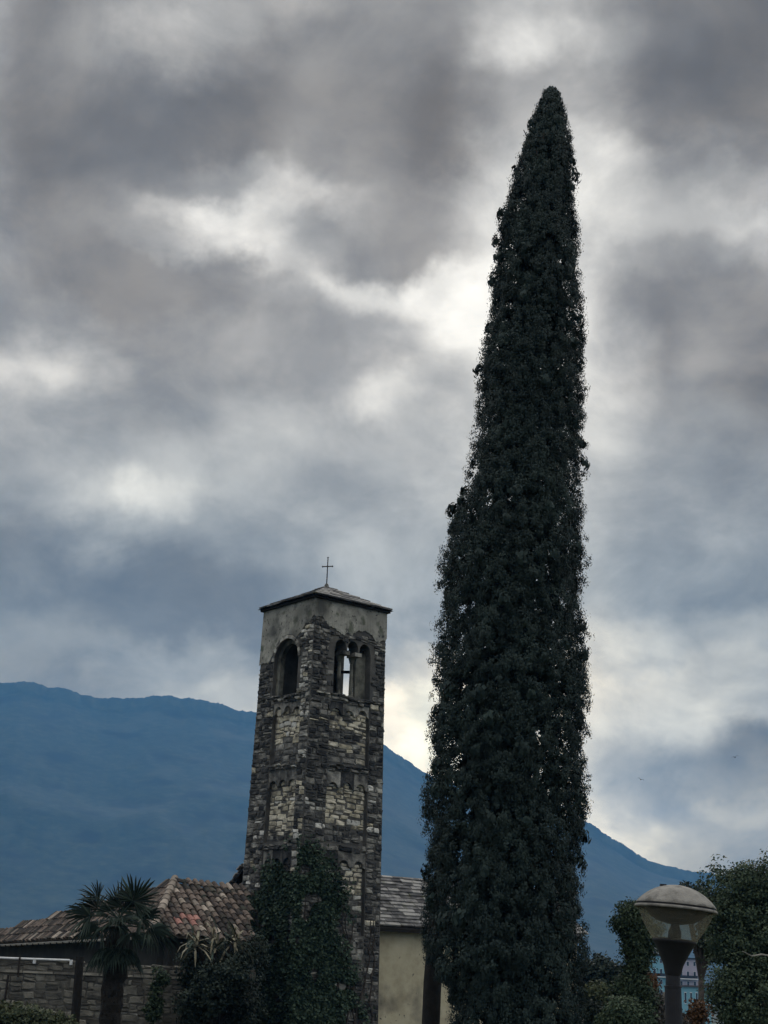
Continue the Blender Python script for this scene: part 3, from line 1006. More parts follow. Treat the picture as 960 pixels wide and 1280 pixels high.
for f in range(4):
    p0, p1 = PANEL[f]
    big = f in (0, 1)
    hr, wr = ((.13, .25), (.2, .46)) if big else ((.24, .36), (.4, .7))
    e = 0.0 if f in (0, 2) else 0.0
    # pilasters
    for side, (a, b) in enumerate(((-H + .01, p0), (p1, H - .01))):
        near = (f == 1 and side == 1) or (f == 0 and side == 0)
        mx = MIX_CORNER if (f == 1 and side == 1) else MIX_PIL
        lay(f, a, b, TZ, ZB, 0.0, const(mx), hr, wr)
    for ti, (lg, sp, bt) in enumerate(TIERS):
        zt, zs, zb = zc(lg), zc(sp), zc(bt)
        top_next = zc(lg - 6)

        def mixf(u, z, f=f, ti=ti, zs=zs, zb=zb, p0=p0, p1=p1):
            k = (zs - z) / (zs - zb)
            v = (u - p0) / (p1 - p0)
            if f == 1:
                if ti == 0:
                    return MIX_TAN if k < .58 else MIX_DARK
                if ti == 1:
                    return MIX_TAN if k < .93 else MIX_DARK
                return MIX_PIL
            if f == 0:
                if ti == 0:
                    return MIX_TAN if (k < .32 or v > .82) and random.random() < .75 else MIX_DARK
                if ti == 1:
                    return MIX_TAN if k < .62 + .18 * v else MIX_DARK
                return MIX_TAN if (k < .45 and v > .45) else MIX_DARK
            return MIX_DARK
        lay(f, p0 + .03, p1 - .03, zb, zs + 0.16, -REC, mixf, (.12, .22) if big else hr, (.22, .50) if big else wr, proud=(.02, .045))
        # band under the next ledge and the ledge itself
        lay(f, p0, p1, zc(lg + 3) + .0, top_next - .02, 0.0, const(MIX_PIL), (.10, .16), (.22, .5), proud=(.05, .11))
    zl = zc(TIERS[2][2])
    lay(f, p0, p1, TZ, zl, 0.0, const(MIX_PIL), hr, wr)

# --- belfry: two layers of wall round the openings
ZS1, ZTOP = zc(864), Z0
sill = ZB
arch_r_out, arch_r_in = 0.74, 0.56
spring_l = zc(816)
T1, T2 = 0.15, 0.56


def wall_with_arch(face, uc, r, zs, d0, d1, e0):
    parts = []
    L_ = -H + e0
    R_ = H - e0
    m1 = MB()
    prism(m1, face, L_, uc - r, sill, zs, d1, d0)
    prism(m1, face, uc + r, R_, sill, zs, d1, d0)
    top = arched_slab(face, L_, R_, zs, ZTOP, [arc_pts(uc, r, zs, 14)], d0, d1)
    m1.add(top.v, top.f)
    return m1


def hit_face(face, px, py):
    r = Vector(ray(px, py))
    o = Vector((0, 0, EYE))
    z = EYE + r.z * 52
    for _ in range(4):
        h = H + TAPER * max(Z0 - z, 0)
        k = (h - .11 - (o - CC).dot(NOR[face]) - 0) / r.dot(NOR[face])
        z = (o + r * k).z
    p = o + r * k
    return (p - Vector((CC.x, CC.y, 0))).dot(TAN[face])


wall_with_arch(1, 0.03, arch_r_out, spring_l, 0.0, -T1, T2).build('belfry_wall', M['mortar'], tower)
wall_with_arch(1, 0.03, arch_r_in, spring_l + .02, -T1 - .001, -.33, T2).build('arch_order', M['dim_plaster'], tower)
ua, ub = hit_face(3, 426.5, 850), hit_face(3, 444, 850)
uc3, rc3 = (ua + ub) / 2, abs(ub - ua) / 2
spring_b = zc(790)
wall_with_arch(3, uc3, rc3, spring_b, 0.0, -.22, T2).build('belfry_wall', M['mortar'], tower)
m1 = MB()
prism(m1, 2, -H, H, sill, ZTOP, -T2, 0.0)
m1.build('belfry_wall', M['mortar'], tower)
UL, UR = -H + 0.295 * 2 * H, -H + 0.795 * 2 * H
bay = (UR - UL) / 3
spring_r = zc(801)
for f in (0,):
    m1 = MB()
    prism(m1, f, -H, UL, sill, spring_r - .10, -T2, 0.0)
    prism(m1, f, UR, H, sill, spring_r - .10, -T2, 0.0)
    arcs = [arc_pts(UL + bay * (k + .5), bay * .44, spring_r + (0.02 if k == 1 else 0), 9, 1.1) for k in range(3)]
    arcs[1] = [(u, z) for u, z in arcs[1]]
    full = []
    for k, a in enumerate(arcs):
        full.append([(UL + bay * k + .015, spring_r - .10)] + a + [(UL + bay * (k + 1) - .015, spring_r - .10)])
    top = arched_slab(f, -H, H, spring_r - .10, ZTOP, full, 0.0, -T2)
    m1.add(top.v, top.f)
    m1.build('belfry_wall', M['mortar'], tower)
    for k in (1, 2):
        u = UL + bay * k
        p = TP(f, u, sill, -.43)
        m2 = MB()
        zt_ = spring_r - .10
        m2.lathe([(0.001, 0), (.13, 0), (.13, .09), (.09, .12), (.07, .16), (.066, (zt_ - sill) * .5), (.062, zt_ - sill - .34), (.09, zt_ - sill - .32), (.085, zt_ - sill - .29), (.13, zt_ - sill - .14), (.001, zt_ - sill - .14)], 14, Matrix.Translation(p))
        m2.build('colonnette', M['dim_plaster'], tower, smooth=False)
        m3 = MB()
        prism(m3, f, u - .15, u + .15, zt_ - .14, zt_ - .004, -.52, -.02)
        m3.build('impost', M['stone_grey'], tower)
# the right bay of the near three-light window is walled up
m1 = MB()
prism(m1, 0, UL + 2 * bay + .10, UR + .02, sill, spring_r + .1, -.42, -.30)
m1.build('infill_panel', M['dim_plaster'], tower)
m1 = MB()
yb = CC.y - .35
b0, b1 = at(404, 839.5, yb), at(446, 840.5, yb)
m1.tube([b0, b1], [.055, .055], 6)
m1.build('bell_beam', M['dark_wood'], tower)
bc = at(419.5, 836, yb)
m1 = MB()
m1.lathe([(.001, .56), (.04, .55), (.05, .46), (.10, .42), (.12, .32), (.14, .17), (.175, .06), (.21, .0), (.19, .01), (.11, .28), (.001, .32)], 20, Matrix.Translation(bc))
m1.build('bell', M['iron'], tower, smooth=True)
m1 = MB()
m1.tube([bc + Vector((-1.0, .3, .60)), bc + Vector((1.0, -.3, .60))], [.06, .06], 6)
m1.build('bell_beam', M['dark_wood'], tower)
# belfry floor
m1 = MB()
m1.box8([TP(0, -H + .3, sill - .2, -.3), TP(0, H - .3, sill - .2, -.3), TP(2, -H + .3, sill - .2, -.3), TP(2, H - .3, sill - .2, -.3),
         TP(0, -H + .3, sill - .02, -.3), TP(0, H - .3, sill - .02, -.3), TP(2, -H + .3, sill - .02, -.3), TP(2, H - .3, sill - .02, -.3)])
m1.build('belfry_floor', M['dark_wood'], tower)
# ring stones round the left opening
for rr, d0, wdt in ((arch_r_out + .07, .035, .12),):
    n = 15
    for k in range(n):
        a0, a1 = PI * k / n + .01, PI * (k + 1) / n - .01
        m1 = MB()
        pp = []
        for dd in (0.0, d0 + random.uniform(0, .025)):
            for (a, r_) in ((a0, rr - wdt / 2), (a1, rr - wdt / 2), (a1, rr + wdt / 2), (a0, rr + wdt / 2)):
                pp.append(TP(1, .03 - r_ * math.cos(a), spring_l + r_ * math.sin(a), dd))
        m1.box8(pp)
        m1.build('voussoir', M['stone_grey'], tower)


def plaster_edge(face, pts, arch):
    """old plaster below the eaves, its lower edge broken off irregularly"""
    m_ = MB()
    n = 90
    e = 0.0
    us = [-H - .034 + (2 * H + .068) * i / n for i in range(n + 1)]
    bot = []
    for i, u in enumerate(us):
        v = (u + H) / (2 * H)
        zz = zc(np.interp(v, [p[0] for p in pts], [p[1] for p in pts]))
        zz += random.uniform(-.03, .03) + .38 * (float(val2(np.array([u * 2.3 + 9 * face]), np.array([1.7]), 2)[0]) - .5) + .20 * (float(val2(np.array([u * 7.1 + 5 * face]), np.array([3.3]), 6)[0]) - .5) + .08 * (float(val2(np.array([u * 19.0]), np.array([face + .4]), 9)[0]) - .5)
        zz = max(zz, arch(u))
        bot.append(min(zz, ZTOP - .3))
    F = [TP(face, u, z, .035 + random.uniform(-.006, .006)) for u, z in zip(us, bot)]
    B = [TP(face, u, z, .0) for u, z in zip(us, bot)]
    T_ = [TP(face, u, ZTOP - .01, .03) for u in us]
    k = n + 1
    fs = []
    for i in range(n):
        fs.append((i, 2 * k + i, 2 * k + i + 1, i + 1)[::-1])
        fs.append((i, i + 1, k + i + 1, k + i)[::-1])
    m_.add(F + B + T_, fs)
    m_.build('plaster_coat', M['plaster'], tower)
    return us, bot


def arch_l(u):
    r_ = arch_r_out + .15
    x = u - .03
    return spring_l + math.sqrt(max(r_ * r_ - x * x, 0)) if abs(x) < r_ else -9


def arch_r(u):
    return spring_r + bay * .5 + .10 if UL - .05 < u < UR + .05 else -9


pl = {}
pl[0] = plaster_edge(0, [(0, 766), (.1, 767), (.2, 772), (.3, 779), (.42, 781), (.55, 780), (.7, 781), (.85, 783), (1, 781)], arch_r)
pl[1] = plaster_edge(1, [(0, 818), (.15, 819), (.3, 812), (.5, 800), (.66, 800), (.76, 790), (.86, 778), (1, 768)], arch_l)
pl[2] = plaster_edge(2, [(0, 775), (1, 775)], lambda u: -9)
pl[3] = plaster_edge(3, [(0, 800), (1, 790)], lambda u: spring_b + rc3 + .15)


def belf_skip(f):
    us, bot = pl[f]

    def s(u, z, w, h):
        zb_ = np.interp(u, us, bot)
        if z + h * .35 > zb_:
            return True
        if f == 2:
            return False
        if f == 3:
            return abs(u - uc3) < rc3 + w * .5 + .03 and z < spring_b + rc3 + .1
        if f == 1:
            x = abs(u - .03) - w * .4
            r_ = arch_r_out + .10
            if z < spring_l:
                return x < r_ - .08
            return x * x + (z - spring_l) ** 2 < r_ * r_ if x > 0 else z - spring_l < r_
        if UL - w * .45 < u < UR + w * .45:
            return z < spring_r + bay * .5
        return False
    return s


for f in range(4):
    def mixb(u, z, f=f):
        if f == 1:
            return MIX_CORNER if u > H * .55 else MIX_PIL
        return MIX_PIL
    lay(f, -H + .005, H - .005, ZB, ZTOP - .3, 0.0, mixb, skip=belf_skip(f), hr=(.12, .22), wr=(.18, .4))
    # sill course
    lay(f, -H + .2, H - .2, ZB - .10, ZB - .01, .02, const(MIX_PIL), (.09, .11), (.35, .7), proud=(.06, .10))
place_stones(stones, tower, 300, 'rubble_stone')

# roof of stone slabs, in overlapping courses
apex = CC + Vector((0, 0, 0))
ZA = at(407, 733, CC.y).z - 0.02
ov = 0.15
m1 = MB()
m1.box8([TP(0, -H - ov * .8, ZTOP - .05, ov * .8), TP(0, H + ov * .8, ZTOP - .05, ov * .8), TP(2, -H - ov * .8, ZTOP - .05, ov * .8), TP(2, H + ov * .8, ZTOP - .05, ov * .8),
         TP(0, -H - ov * .8, ZTOP + .03, ov * .8), TP(0, H + ov * .8, ZTOP + .03, ov * .8), TP(2, -H - ov * .8, ZTOP + .03, ov * .8), TP(2, H + ov * .8, ZTOP + .03, ov * .8)])
m1.add([TP(0, -H - .2, ZTOP + .034, .2), TP(0, H + .2, ZTOP + .034, .2), TP(2, -H - .2, ZTOP + .034, .2), TP(2, H + .2, ZTOP + .034, .2), (CC.x, CC.y, ZA - .05)],
       [(0, 1, 4), (1, 2, 4), (2, 3, 4), (3, 0, 4)])
m1.build('roof_deck', M['dark_wood'], tower)
NC = 6
slate_me = []


def rough_slab(mb_, p, th, jit):
    """p: four corners of the slab's upper face (ccw), given thickness, edges knocked about."""
    c = sum(p, Vector()) / 4
    nrm_ = (p[1] - p[0]).cross(p[3] - p[0]).normalized()
    if nrm_.z < 0:
        nrm_ = -nrm_
    top = [q + Vector((random.uniform(-jit, jit), random.uniform(-jit, jit), random.uniform(-jit, jit) * .5)) for q in p]
    bot = [q - nrm_ * th for q in top]
    mb_.box8(bot + top)


for f in range(4):
    for c in range(NC):
        s0, s1 = 1 - c / NC, 1 - (c + 1) / NC - .06
        s1 = max(s1, .015)
        half0, half1 = (H + ov) * s0, (H + ov) * s1
        zlo = ZTOP + .07 + (ZA - ZTOP - .07) * (1 - s0)
        zhi = ZTOP + .07 + (ZA - ZTOP - .07) * (1 - s1)
        n = max(1, int(round(half0 * 2 / .55)))
        cuts = sorted([-1, 1] + [-1 + 2 * (i + random.uniform(-.25, .25)) / n for i in range(1, n)])
        for a, b in zip(cuts[:-1], cuts[1:]):
            drop = random.uniform(0, .05)
            o0 = half0 + drop
            P0 = CC + TAN[f] * (a * half0) + NOR[f] * o0
            P1 = CC + TAN[f] * (b * half0) + NOR[f] * o0
            P2 = CC + TAN[f] * (b * half1) + NOR[f] * half1
            P3 = CC + TAN[f] * (a * half1) + NOR[f] * half1
            q = [Vector((P0.x, P0.y, zlo + .05)), Vector((P1.x, P1.y, zlo + .05)), Vector((P2.x, P2.y, zhi + .02)), Vector((P3.x, P3.y, zhi + .02))]
            mb = MB()
            rough_slab(mb, q, random.uniform(.035, .06), .012)
            mb.build('roof_slab', M['slate'], tower)
# cross
m1 = MB()
zx = ZA
ztop_ = at(409, 697, CC.y).z
m1.tube([(CC.x, CC.y, zx - .1), (CC.x, CC.y, ztop_)], [.024, .018], 6)
zb_ = at(409, 708, CC.y).z
bd = Vector((1, .35, .0)).normalized()
pc = Vector((CC.x, CC.y, zb_))
m1.tube([pc - bd * .19 - Vector((0, 0, .035)), pc + bd * .19 + Vector((0, 0, .03))], [.02, .02], 6)
for p in (pc - bd * .19 - Vector((0, 0, .035)), pc + bd * .19 + Vector((0, 0, .03)), Vector((CC.x, CC.y, ztop_))):
    m1.lathe([(.001, -.04), (.035, 0), (.001, .04)], 8, Matrix.Translation(p))
m1.build('cross', M['iron'], tower)
m1 = MB()
m1.lathe([(.10, -.05), (.07, .05), (.035, .10), (.001, .11)], 10, Matrix.Translation((CC.x, CC.y, ZA + .03)))
m1.build('roof_finial', M['stone_grey'], tower)

# ------------------------------------------------------------------ ivy over the foot of the tower
ivy = thing('ivy', 'dark green ivy climbing the foot of the stone bell tower', 'ivy', (TP(0, -H, TZ).x, TP(0, -H, TZ).y - .2, TZ))
N = 26000
pts, nrs = [], []
for f in (0, 1):
    u = rng.uniform(-H - .16, H + (.16 if f == 1 else 0), N)
    z = rng.uniform(TZ, zc(1040), N)
    for a, b in zip(u, z):
        p = TP(f, a, b, 0)
        q = project(p)[0]
        jx, jy = rng.normal(0, 7, 2)
        if inside(IVY_POLY, q[0] + jx, q[1] + jy):
            v = val2(np.array([a * 2.2 + f * 9]), np.array([b * 2.2]), 5)[0]
            if (v < .36 and q[1] < 1185) or v < .2:
                continue
            pts.append(TP(f, a, b, .04 + .10 * v + abs(rng.normal(0, .03))))
            nrs.append(NOR[f])
for k in range(1500):
    q = (rng.uniform(296, 322), rng.uniform(1168, 1225))
    d_ = (q[1] - 1120) / 60
    p = at(q[0] + rng.normal(0, 4), q[1], 49.6 - 1.6 * d_ + rng.normal(0, .25))
    pts.append(p)
    nrs.append(NOR[1])
pts, nrs = np.array(pts), np.array(nrs)
A = nrs * .55 + np.array([0, 0, -.75]) + rng.normal(0, .45, pts.shape)
me = np_quads('foliage', leaf_quads(pts, A, rng.uniform(.06, .13, len(pts)), .95, .3, nrs * .8 + np.array([0, 0, .35]) + rng.normal(0, .6, pts.shape)))
mesh_obj('foliage', me, M['ivy'], ivy, kind='stuff')
for k in range(16):
    f = random.choice((0, 1))
    u = random.uniform(-H * .75, H * .75)
    z = TZ
    path = [TP(f, u, z, .05)]
    while z < zc(1110) - random.uniform(0, 1.2):
        z += .3
        u = max(-H * .85, min(H * .85, u + random.uniform(-.13, .13)))
        path.append(TP(f, u, z, .055))
    if len(path) > 2:
        m1 = MB()
        m1.tube(path, [.03 * (1 - .7 * i / len(path)) + .006 for i in range(len(path))], 5)
        m1.build('stem', M['bark'], ivy)

# ------------------------------------------------------------------ church nave behind the tower
def same_height(px, py, z):
    """the point at height z on the sight line through px, py"""
    r = ray(px, py)
    k = (z - EYE) / r[2]
    return Vector((r[0] * k, r[1] * k, z))


R1 = at(475, 1094.5, 57.0)
R0 = same_height(304, 1080, R1.z)
dirN = (R1 - R0)
GAB = dirN.length
dirN.z = 0
dirN.normalize()
R0 = R1 - dirN * 5.0
R2_ = R1 + dirN * 9.0
E1 = at(472, 1157.5, 54.6)
perp = Vector((dirN.y, -dirN.x, 0))
run = (E1 - R1).dot(perp)
zE = E1.z
church = thing('church_nave', 'plastered church nave with grey stone slab roof between tower and cypress', 'church', (R1.x + perp.x * run, R1.y + perp.y * run, TZ))


def NP(a, b, z):
    """a along the ridge from R1, b from the ridge towards the viewer's side"""
    p = Vector((R1.x, R1.y, 0)) + dirN * a + perp * b
    return Vector((p.x, p.y, z))


A0, A1 = -GAB, 8.5
rise = R1.z - zE
wall_b = run - .35
m1 = MB()
zw = zE - .06
m1.box8([NP(A0 + .3, wall_b - .5, TZ), NP(A0 + .3, wall_b, TZ), NP(A1, wall_b, TZ), NP(A1, wall_b - .5, TZ),
         NP(A0 + .3, wall_b - .5, zw), NP(A0 + .3, wall_b, zw), NP(A1, wall_b, zw), NP(A1, wall_b - .5, zw)])
o_nw = m1.build('nave_wall', M['ochre_plaster'], church)
m1 = MB()
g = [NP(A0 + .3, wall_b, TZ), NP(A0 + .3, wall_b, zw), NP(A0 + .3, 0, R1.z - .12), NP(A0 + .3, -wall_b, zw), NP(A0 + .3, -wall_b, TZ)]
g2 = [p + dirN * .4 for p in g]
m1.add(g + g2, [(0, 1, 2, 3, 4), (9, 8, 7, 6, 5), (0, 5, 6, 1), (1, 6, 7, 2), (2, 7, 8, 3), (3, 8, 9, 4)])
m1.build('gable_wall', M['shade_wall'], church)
m1 = MB()
for sgn in (1, -1):
    q = [NP(A0, sgn * run, zE - .05), NP(A1, sgn * run, zE - .05), NP(A1, 0, R1.z - .05), NP(A0, 0, R1.z - .05)]
    m1.box8([p - Vector((0, 0, .12)) for p in q] + q)
nave_roof = m1.build('roof', M['dark_wood'], church)
nr = 15
for sgn in (1, -1):
    far = sgn < 0
    for i in range(nr):
        b0, b1 = 1 - i / nr, max(1 - (i + 1) / nr - .035, 0)
        a = A0 - random.uniform(0, .2)
        while a < A1:
            w = random.uniform(.38, .72) if not far else 1.6
            zl_, zh_ = R1.z - rise * b0, R1.z - rise * b1
            k = random.uniform(-.02, .03)
            th = random.uniform(.04, .065)
            q = [NP(a, sgn * (run * b0 + k), zl_ + .035), NP(a + w - .015, sgn * (run * b0 + k), zl_ + .035 + random.uniform(-.012, .012)),
                 NP(a + w - .015, sgn * run * b1, zh_ + .02), NP(a, sgn * run * b1, zh_ + .02)]
            # slates lie a little flatter than the roof, so each course shows its thick lower edge
            q[0].z += .05
            q[1].z += .05
            mb = MB()
            rough_slab(mb, q, th, .012)
            vis = not far and -0.8 < a < 5.2
            if vis or far and i < 3 or a < -2.5:
                mb.build('slate', M['slate'], nave_roof)
            else:
                if i % 1 == 0:
                    if 'rest' not in globals():
                        rest = MB()
                    rest.add(mb.v, mb.f)
            a += w
rest.build('slate_field', M['slate'], nave_roof, kind='stuff')
# dark trunk standing against the nave wall, left of the cypress
pt = at(540, 1225, 33.0)
trunk_t = thing('dead_tree', 'straight dark bare trunk between nave wall and cypress', 'tree', (pt.x, pt.y, -.9))
m1 = MB()
m1.tube([(pt.x - .02, pt.y, -1.1), (pt.x, pt.y, 0.6), (pt.x + .01, pt.y, 1.6), (pt.x + .06, pt.y + .1, 3.0), (pt.x + .2, pt.y + .2, 4.6)], [.21, .195, .19, .17, .1], 12, jit=.05)
m1.build('trunk', M['dark_wood'], trunk_t, smooth=True)

# ------------------------------------------------------------------ old house with clay tile roof, left
def clay_tile(mb_, p, along, across, up, L_, w, hgt, n=5, taper=.82):
    """half-round tile: p lower end, along runs up the slope"""
    vs = []
    for s_, ww in ((0, w), (L_, w * taper)):
        for k in range(n + 1):
            a = PI * k / n
            vs.append(p + along * s_ + across * (-math.cos(a) * ww / 2) + up * (math.sin(a) * hgt))
        for k in range(n + 1):
            a = PI * k / n
            vs.append(p + along * s_ + across * (-math.cos(a) * (ww / 2 - .018)) + up * (math.sin(a) * (hgt - .018)))
    m_ = n + 1
    fs = []
    for k in range(n):
        fs.append((k, k + 1, 2 * m_ + k + 1, 2 * m_ + k))
        fs.append((m_ + k + 1, m_ + k, 3 * m_ + k, 3 * m_ + k + 1))
        fs.append((k + 1, k, m_ + k, m_ + k + 1))
    mb_.add(vs, fs)


A_ = at(217, 1103, 48.0)
B_ = at(306, 1119, 49.6)
C_ = at(190, 1166, 44.6)
C2_ = at(318, 1178, 46.2)
D_ = at(-60, 1181, 64.0)
house = thing('old_house', 'old low house with brown clay tile roof left of bell tower', 'house', (C_.x, C_.y + 1, TZ))
nE = (C_ + C2_ + D_) / 3


def roof_plane(mb_, pts_, th):
    n_ = (pts_[1] - pts_[0]).cross(pts_[2] - pts_[0]).normalized()
    if n_.z < 0:
        n_ = -n_
    k = len(pts_)
    lowp = [p - n_ * th for p in pts_]
    fs = [tuple(range(k)), tuple(range(2 * k - 1, k - 1, -1))] + [(i, i + k, (i + 1) % k + k, (i + 1) % k) for i in range(k)]
    mb_.add(list(pts_) + lowp, fs)


m1 = MB()
roof_plane(m1, [C_, C2_, B_, A_], .09)
roof_plane(m1, [D_, C_, A_], .09)
# hidden rear slope
rearD = D_ + Vector((5, 1.5, 0))
rearB = B_ + Vector((-1.2, 4, -1.4))
roof_plane(m1, [A_ + Vector((0.02, .02, -.03)), B_ + Vector((0, .02, -.03)), rearB, rearD], .09)
h_roof = m1.build('roof', M['tile_brown'], house)
tiles = []


def in_poly2(pt_, poly):
    return inside(poly, pt_[0], pt_[1])


def tile_plane(pts_, ex, up_dir, wsp, exposure, redspot=None):
    """tiles on the polygon: ex across, up_dir up the slope"""
    O = pts_[0]
    n_ = ex.cross(up_dir).normalized()
    if n_.z < 0:
        n_ = -n_
    poly = [((p - O).dot(ex), (p - O).dot(up_dir)) for p in pts_]
    u0, u1 = min(p[0] for p in poly), max(p[0] for p in poly)
    v0, v1 = min(p[1] for p in poly), max(p[1] for p in poly)
    u = u0 + wsp / 2
    while u < u1:
        v = v0 - .06
        cu = random.uniform(-.03, .03)
        while v < v1:
            if inside(poly, u, v + exposure * .6):
                p = O + ex * (u + cu + random.uniform(-.015, .015)) + up_dir * (v + random.uniform(-.03, .03)) + n_ * (.012 + random.uniform(0, .015))
                q = project(p)[0]
                tiles.append((p, (up_dir + n_ * -.08 + ex * random.uniform(-.04, .04)).normalized(), ex, n_, wsp, q))
            v += exposure
        u += wsp


ex1 = (C2_ - C_).normalized()
up1 = (A_ - C_) - ex1 * (A_ - C_).dot(ex1)
up1.normalize()
tile_plane([C_, C2_, B_, A_], ex1, up1, .235, .33)
ex2 = (C_ - D_).normalized()
up2 = (A_ - C_) - ex2 * (A_ - C_).dot(ex2)
up2.normalize()
tile_plane([D_, C_, A_], ex2, up2, .25, .36)
tiles.sort(key=lambda q: -1.0 if -10 < q[5][0] < 310 else 0.0)
mb_rest = MB()
RED = [(232, 1148), (240, 1152), (250, 1150), (238, 1158), (247, 1160), (228, 1156), (258, 1156), (246, 1137), (268, 1126), (262, 1163)]
for i, (p, al, ac, up_, w, q) in enumerate(tiles):
    mk = 'tile_brown'
    if any(abs(q[0] - a) < 4 and abs(q[1] - b) < 3.2 for a, b in RED):
        mk = 'tile_red'
    elif random.random() < .10:
        mk = 'tile_pale'
    if i < 300:
        mb = MB()
        clay_tile(mb, p, al, ac, up_, .46, w * random.uniform(.84, .95), .085)
        mb.build('roof_tile', M[mk], h_roof, smooth=False)
    else:
        clay_tile(mb_rest, p, al, ac, up_, .46, w * .9, .085)
if mb_rest.v:
    mb_rest.build('tile_field', M['tile_brown'], h_roof, kind='stuff')
# hip and ridge tiles
for P0, P1, mk in ((C_, A_, 'tile_pale'), (A_, B_, 'tile_brown')):
    d = (P1 - P0)
    L_ = d.length
    d.normalize()
    ac = d.cross(Vector((0, 0, 1))).normalized()
    up_ = ac.cross(d)
    s_ = 0.0
    while s_ < L_ - .1:
        mb = MB()
        clay_tile(mb, P0 + d * s_ + up_ * .06, (d - up_ * .06).normalized(), ac, up_, .46, .27, .11)
        mb.build('hip_tile', M[mk if random.random() < .75 else 'tile_brown'], h_roof)
        s_ += .36
# house walls (shade of the eaves put into their dark colour)
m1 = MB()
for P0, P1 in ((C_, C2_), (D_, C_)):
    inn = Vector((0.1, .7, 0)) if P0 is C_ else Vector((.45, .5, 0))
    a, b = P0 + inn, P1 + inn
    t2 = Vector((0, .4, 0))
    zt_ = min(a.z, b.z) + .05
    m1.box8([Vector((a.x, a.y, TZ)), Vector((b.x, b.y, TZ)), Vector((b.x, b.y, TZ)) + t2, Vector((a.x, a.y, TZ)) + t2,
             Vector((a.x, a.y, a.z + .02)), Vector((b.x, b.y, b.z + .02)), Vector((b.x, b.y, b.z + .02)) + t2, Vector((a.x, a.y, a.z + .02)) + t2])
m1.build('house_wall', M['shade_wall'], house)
# rafters under the left eave
ndr = (C_ - D_).normalized()
for i in range(30):
    p = D_ + ndr * (.6 + i * .66)
    inn = Vector((.45, .5, .1)).normalized()
    m1 = MB()
    m1.tube([p + Vector((0, 0, -.16)) - inn * .05, p + inn * .8 + Vector((0, 0, -.02))], [.05, .05], 4)
    m1.build('rafter', M['dark_wood'], house)
m1 = MB()
m1.tube([D_ + Vector((0, 0, -.13)), C_ + Vector((0, 0, -.13))], [.045, .045], 6)
m1.build('eaves_board', M['pale_bark'], house)

# ------------------------------------------------------------------ stone garden wall in front of the house
WA, WB = at(-60, 1197, 43.0), at(320, 1203, 43.4)
WB.z = WA.z
gw = thing('garden_wall', 'long grey rubble stone wall below tiled house', 'wall', ((WA.x + WB.x) / 2, WA.y, TZ))
wd = (WB - WA)
wl_ = wd.length
wd.normalize()
wn_ = Vector((wd.y, -wd.x, 0))


def GP(a, z, d):
    p = WA + wd * a + wn_ * d
    return Vector((p.x, p.y, z))


ztw = WA.z
m1 = MB()
m1.box8([GP(0, TZ - .3, 0), GP(wl_, TZ - .3, 0), GP(wl_, TZ - .3, -.45), GP(0, TZ - .3, -.45), GP(0, ztw - .33, 0), GP(wl_, ztw - .33, 0), GP(wl_, ztw - .33, -.45), GP(0, ztw - .33, -.45)])
m1.box8([GP(0, ztw - .33, -.08), GP(wl_, ztw - .33, -.08), GP(wl_, ztw - .33, -.40), GP(0, ztw - .33, -.40), GP(0, ztw, -.08), GP(wl_, ztw, -.08), GP(wl_, ztw, -.40), GP(0, ztw, -.40)])
m1.build('wall_core', M['wall_mortar'], gw)
a = 0.0
while a < wl_ - .1:
    w = min(random.uniform(.5, 1.1), wl_ - a)
    m1 = MB()
    h_ = random.uniform(.05, .075)
    m1.box8([GP(a + .01, ztw - .33, .05), GP(a + w - .01, ztw - .33, .05), GP(a + w - .01, ztw - .33, -.10), GP(a + .01, ztw - .33, -.10),
             GP(a + .015, ztw - .33 + h_, .035), GP(a + w - .015, ztw - .33 + h_, .03), GP(a + w - .012, ztw - .33 + h_, -.1), GP(a + .01, ztw - .33 + h_, -.1)])
    m1.build('coping_stone', M['wall_stone'], gw)
    a += w
wstones = []
for u, z, w, h in rows(.02, wl_, TZ, ztw - .34, (.13, .24), (.18, .42)):
    p = GP(u, z, 0)
    q = project(p)[0]
    mtx = stone_matrix(p, wd, wn_, w - .01, h - .012, random.uniform(.015, .04))
    wstones.append(((1.0 if q[1] < 1282 and -8 < q[0] < 312 else .01) * w * h, mtx, random.randrange(len(STONES)), pick({'wall_stone': 12, 'wall_mortar': 3, 'stone_grey': .5})))
for u, z, w, h in rows(.02, wl_, ztw - .25, ztw - .01, (.11, .2), (.25, .5)):
    p = GP(u, z, -.08)
    mtx = stone_matrix(p, wd, wn_, w - .01, h - .012, random.uniform(.015, .035))
    wstones.append((w * h * .8, mtx, random.randrange(len(STONES)), 'wall_stone'))
place_stones(wstones, gw, 300, 'rubble_stone')
# pale pipe along the top of the wall, with its brackets
rail_w = (at(86, 1194, 42.9) - WA).dot(wd)
m1 = MB()
m1.tube([GP(-.3, ztw + .05, 0), GP(rail_w * .5, ztw + .045, 0), GP(rail_w, ztw + .055, 0)], [.03, .03, .03], 8)
m1.build('pipe', M['pipe'], gw)
for k in range(4):
    m1 = MB()
    x_ = .25 + rail_w * k / 3.2
    m1.box(GP(x_, ztw + .0, -.02), (.07, .1, .14))
    m1.build('pipe_bracket', M['pipe'], gw)
m1 = MB()
x_ = (at(24, 1194, 42.9) - WA).dot(wd)
m1.tube([GP(x_, ztw + .12, .05), GP(x_, ztw - .33, .07), GP(x_ + .01, ztw - .45, .07)], [.028, .028, .028], 6)
m1.build('conduit', M['iron'], gw)
x_ = (at(8, 1230, 42.9) - WA).dot(wd)
m1 = MB()
m1.tube([GP(x_, ztw - .40, .035), GP(x_ - .02, ztw - 1.0, .04), GP(x_ - .05, TZ, .04)], [.035, .03, .03], 6)
m1.build('drain_pipe', M['iron'], gw)

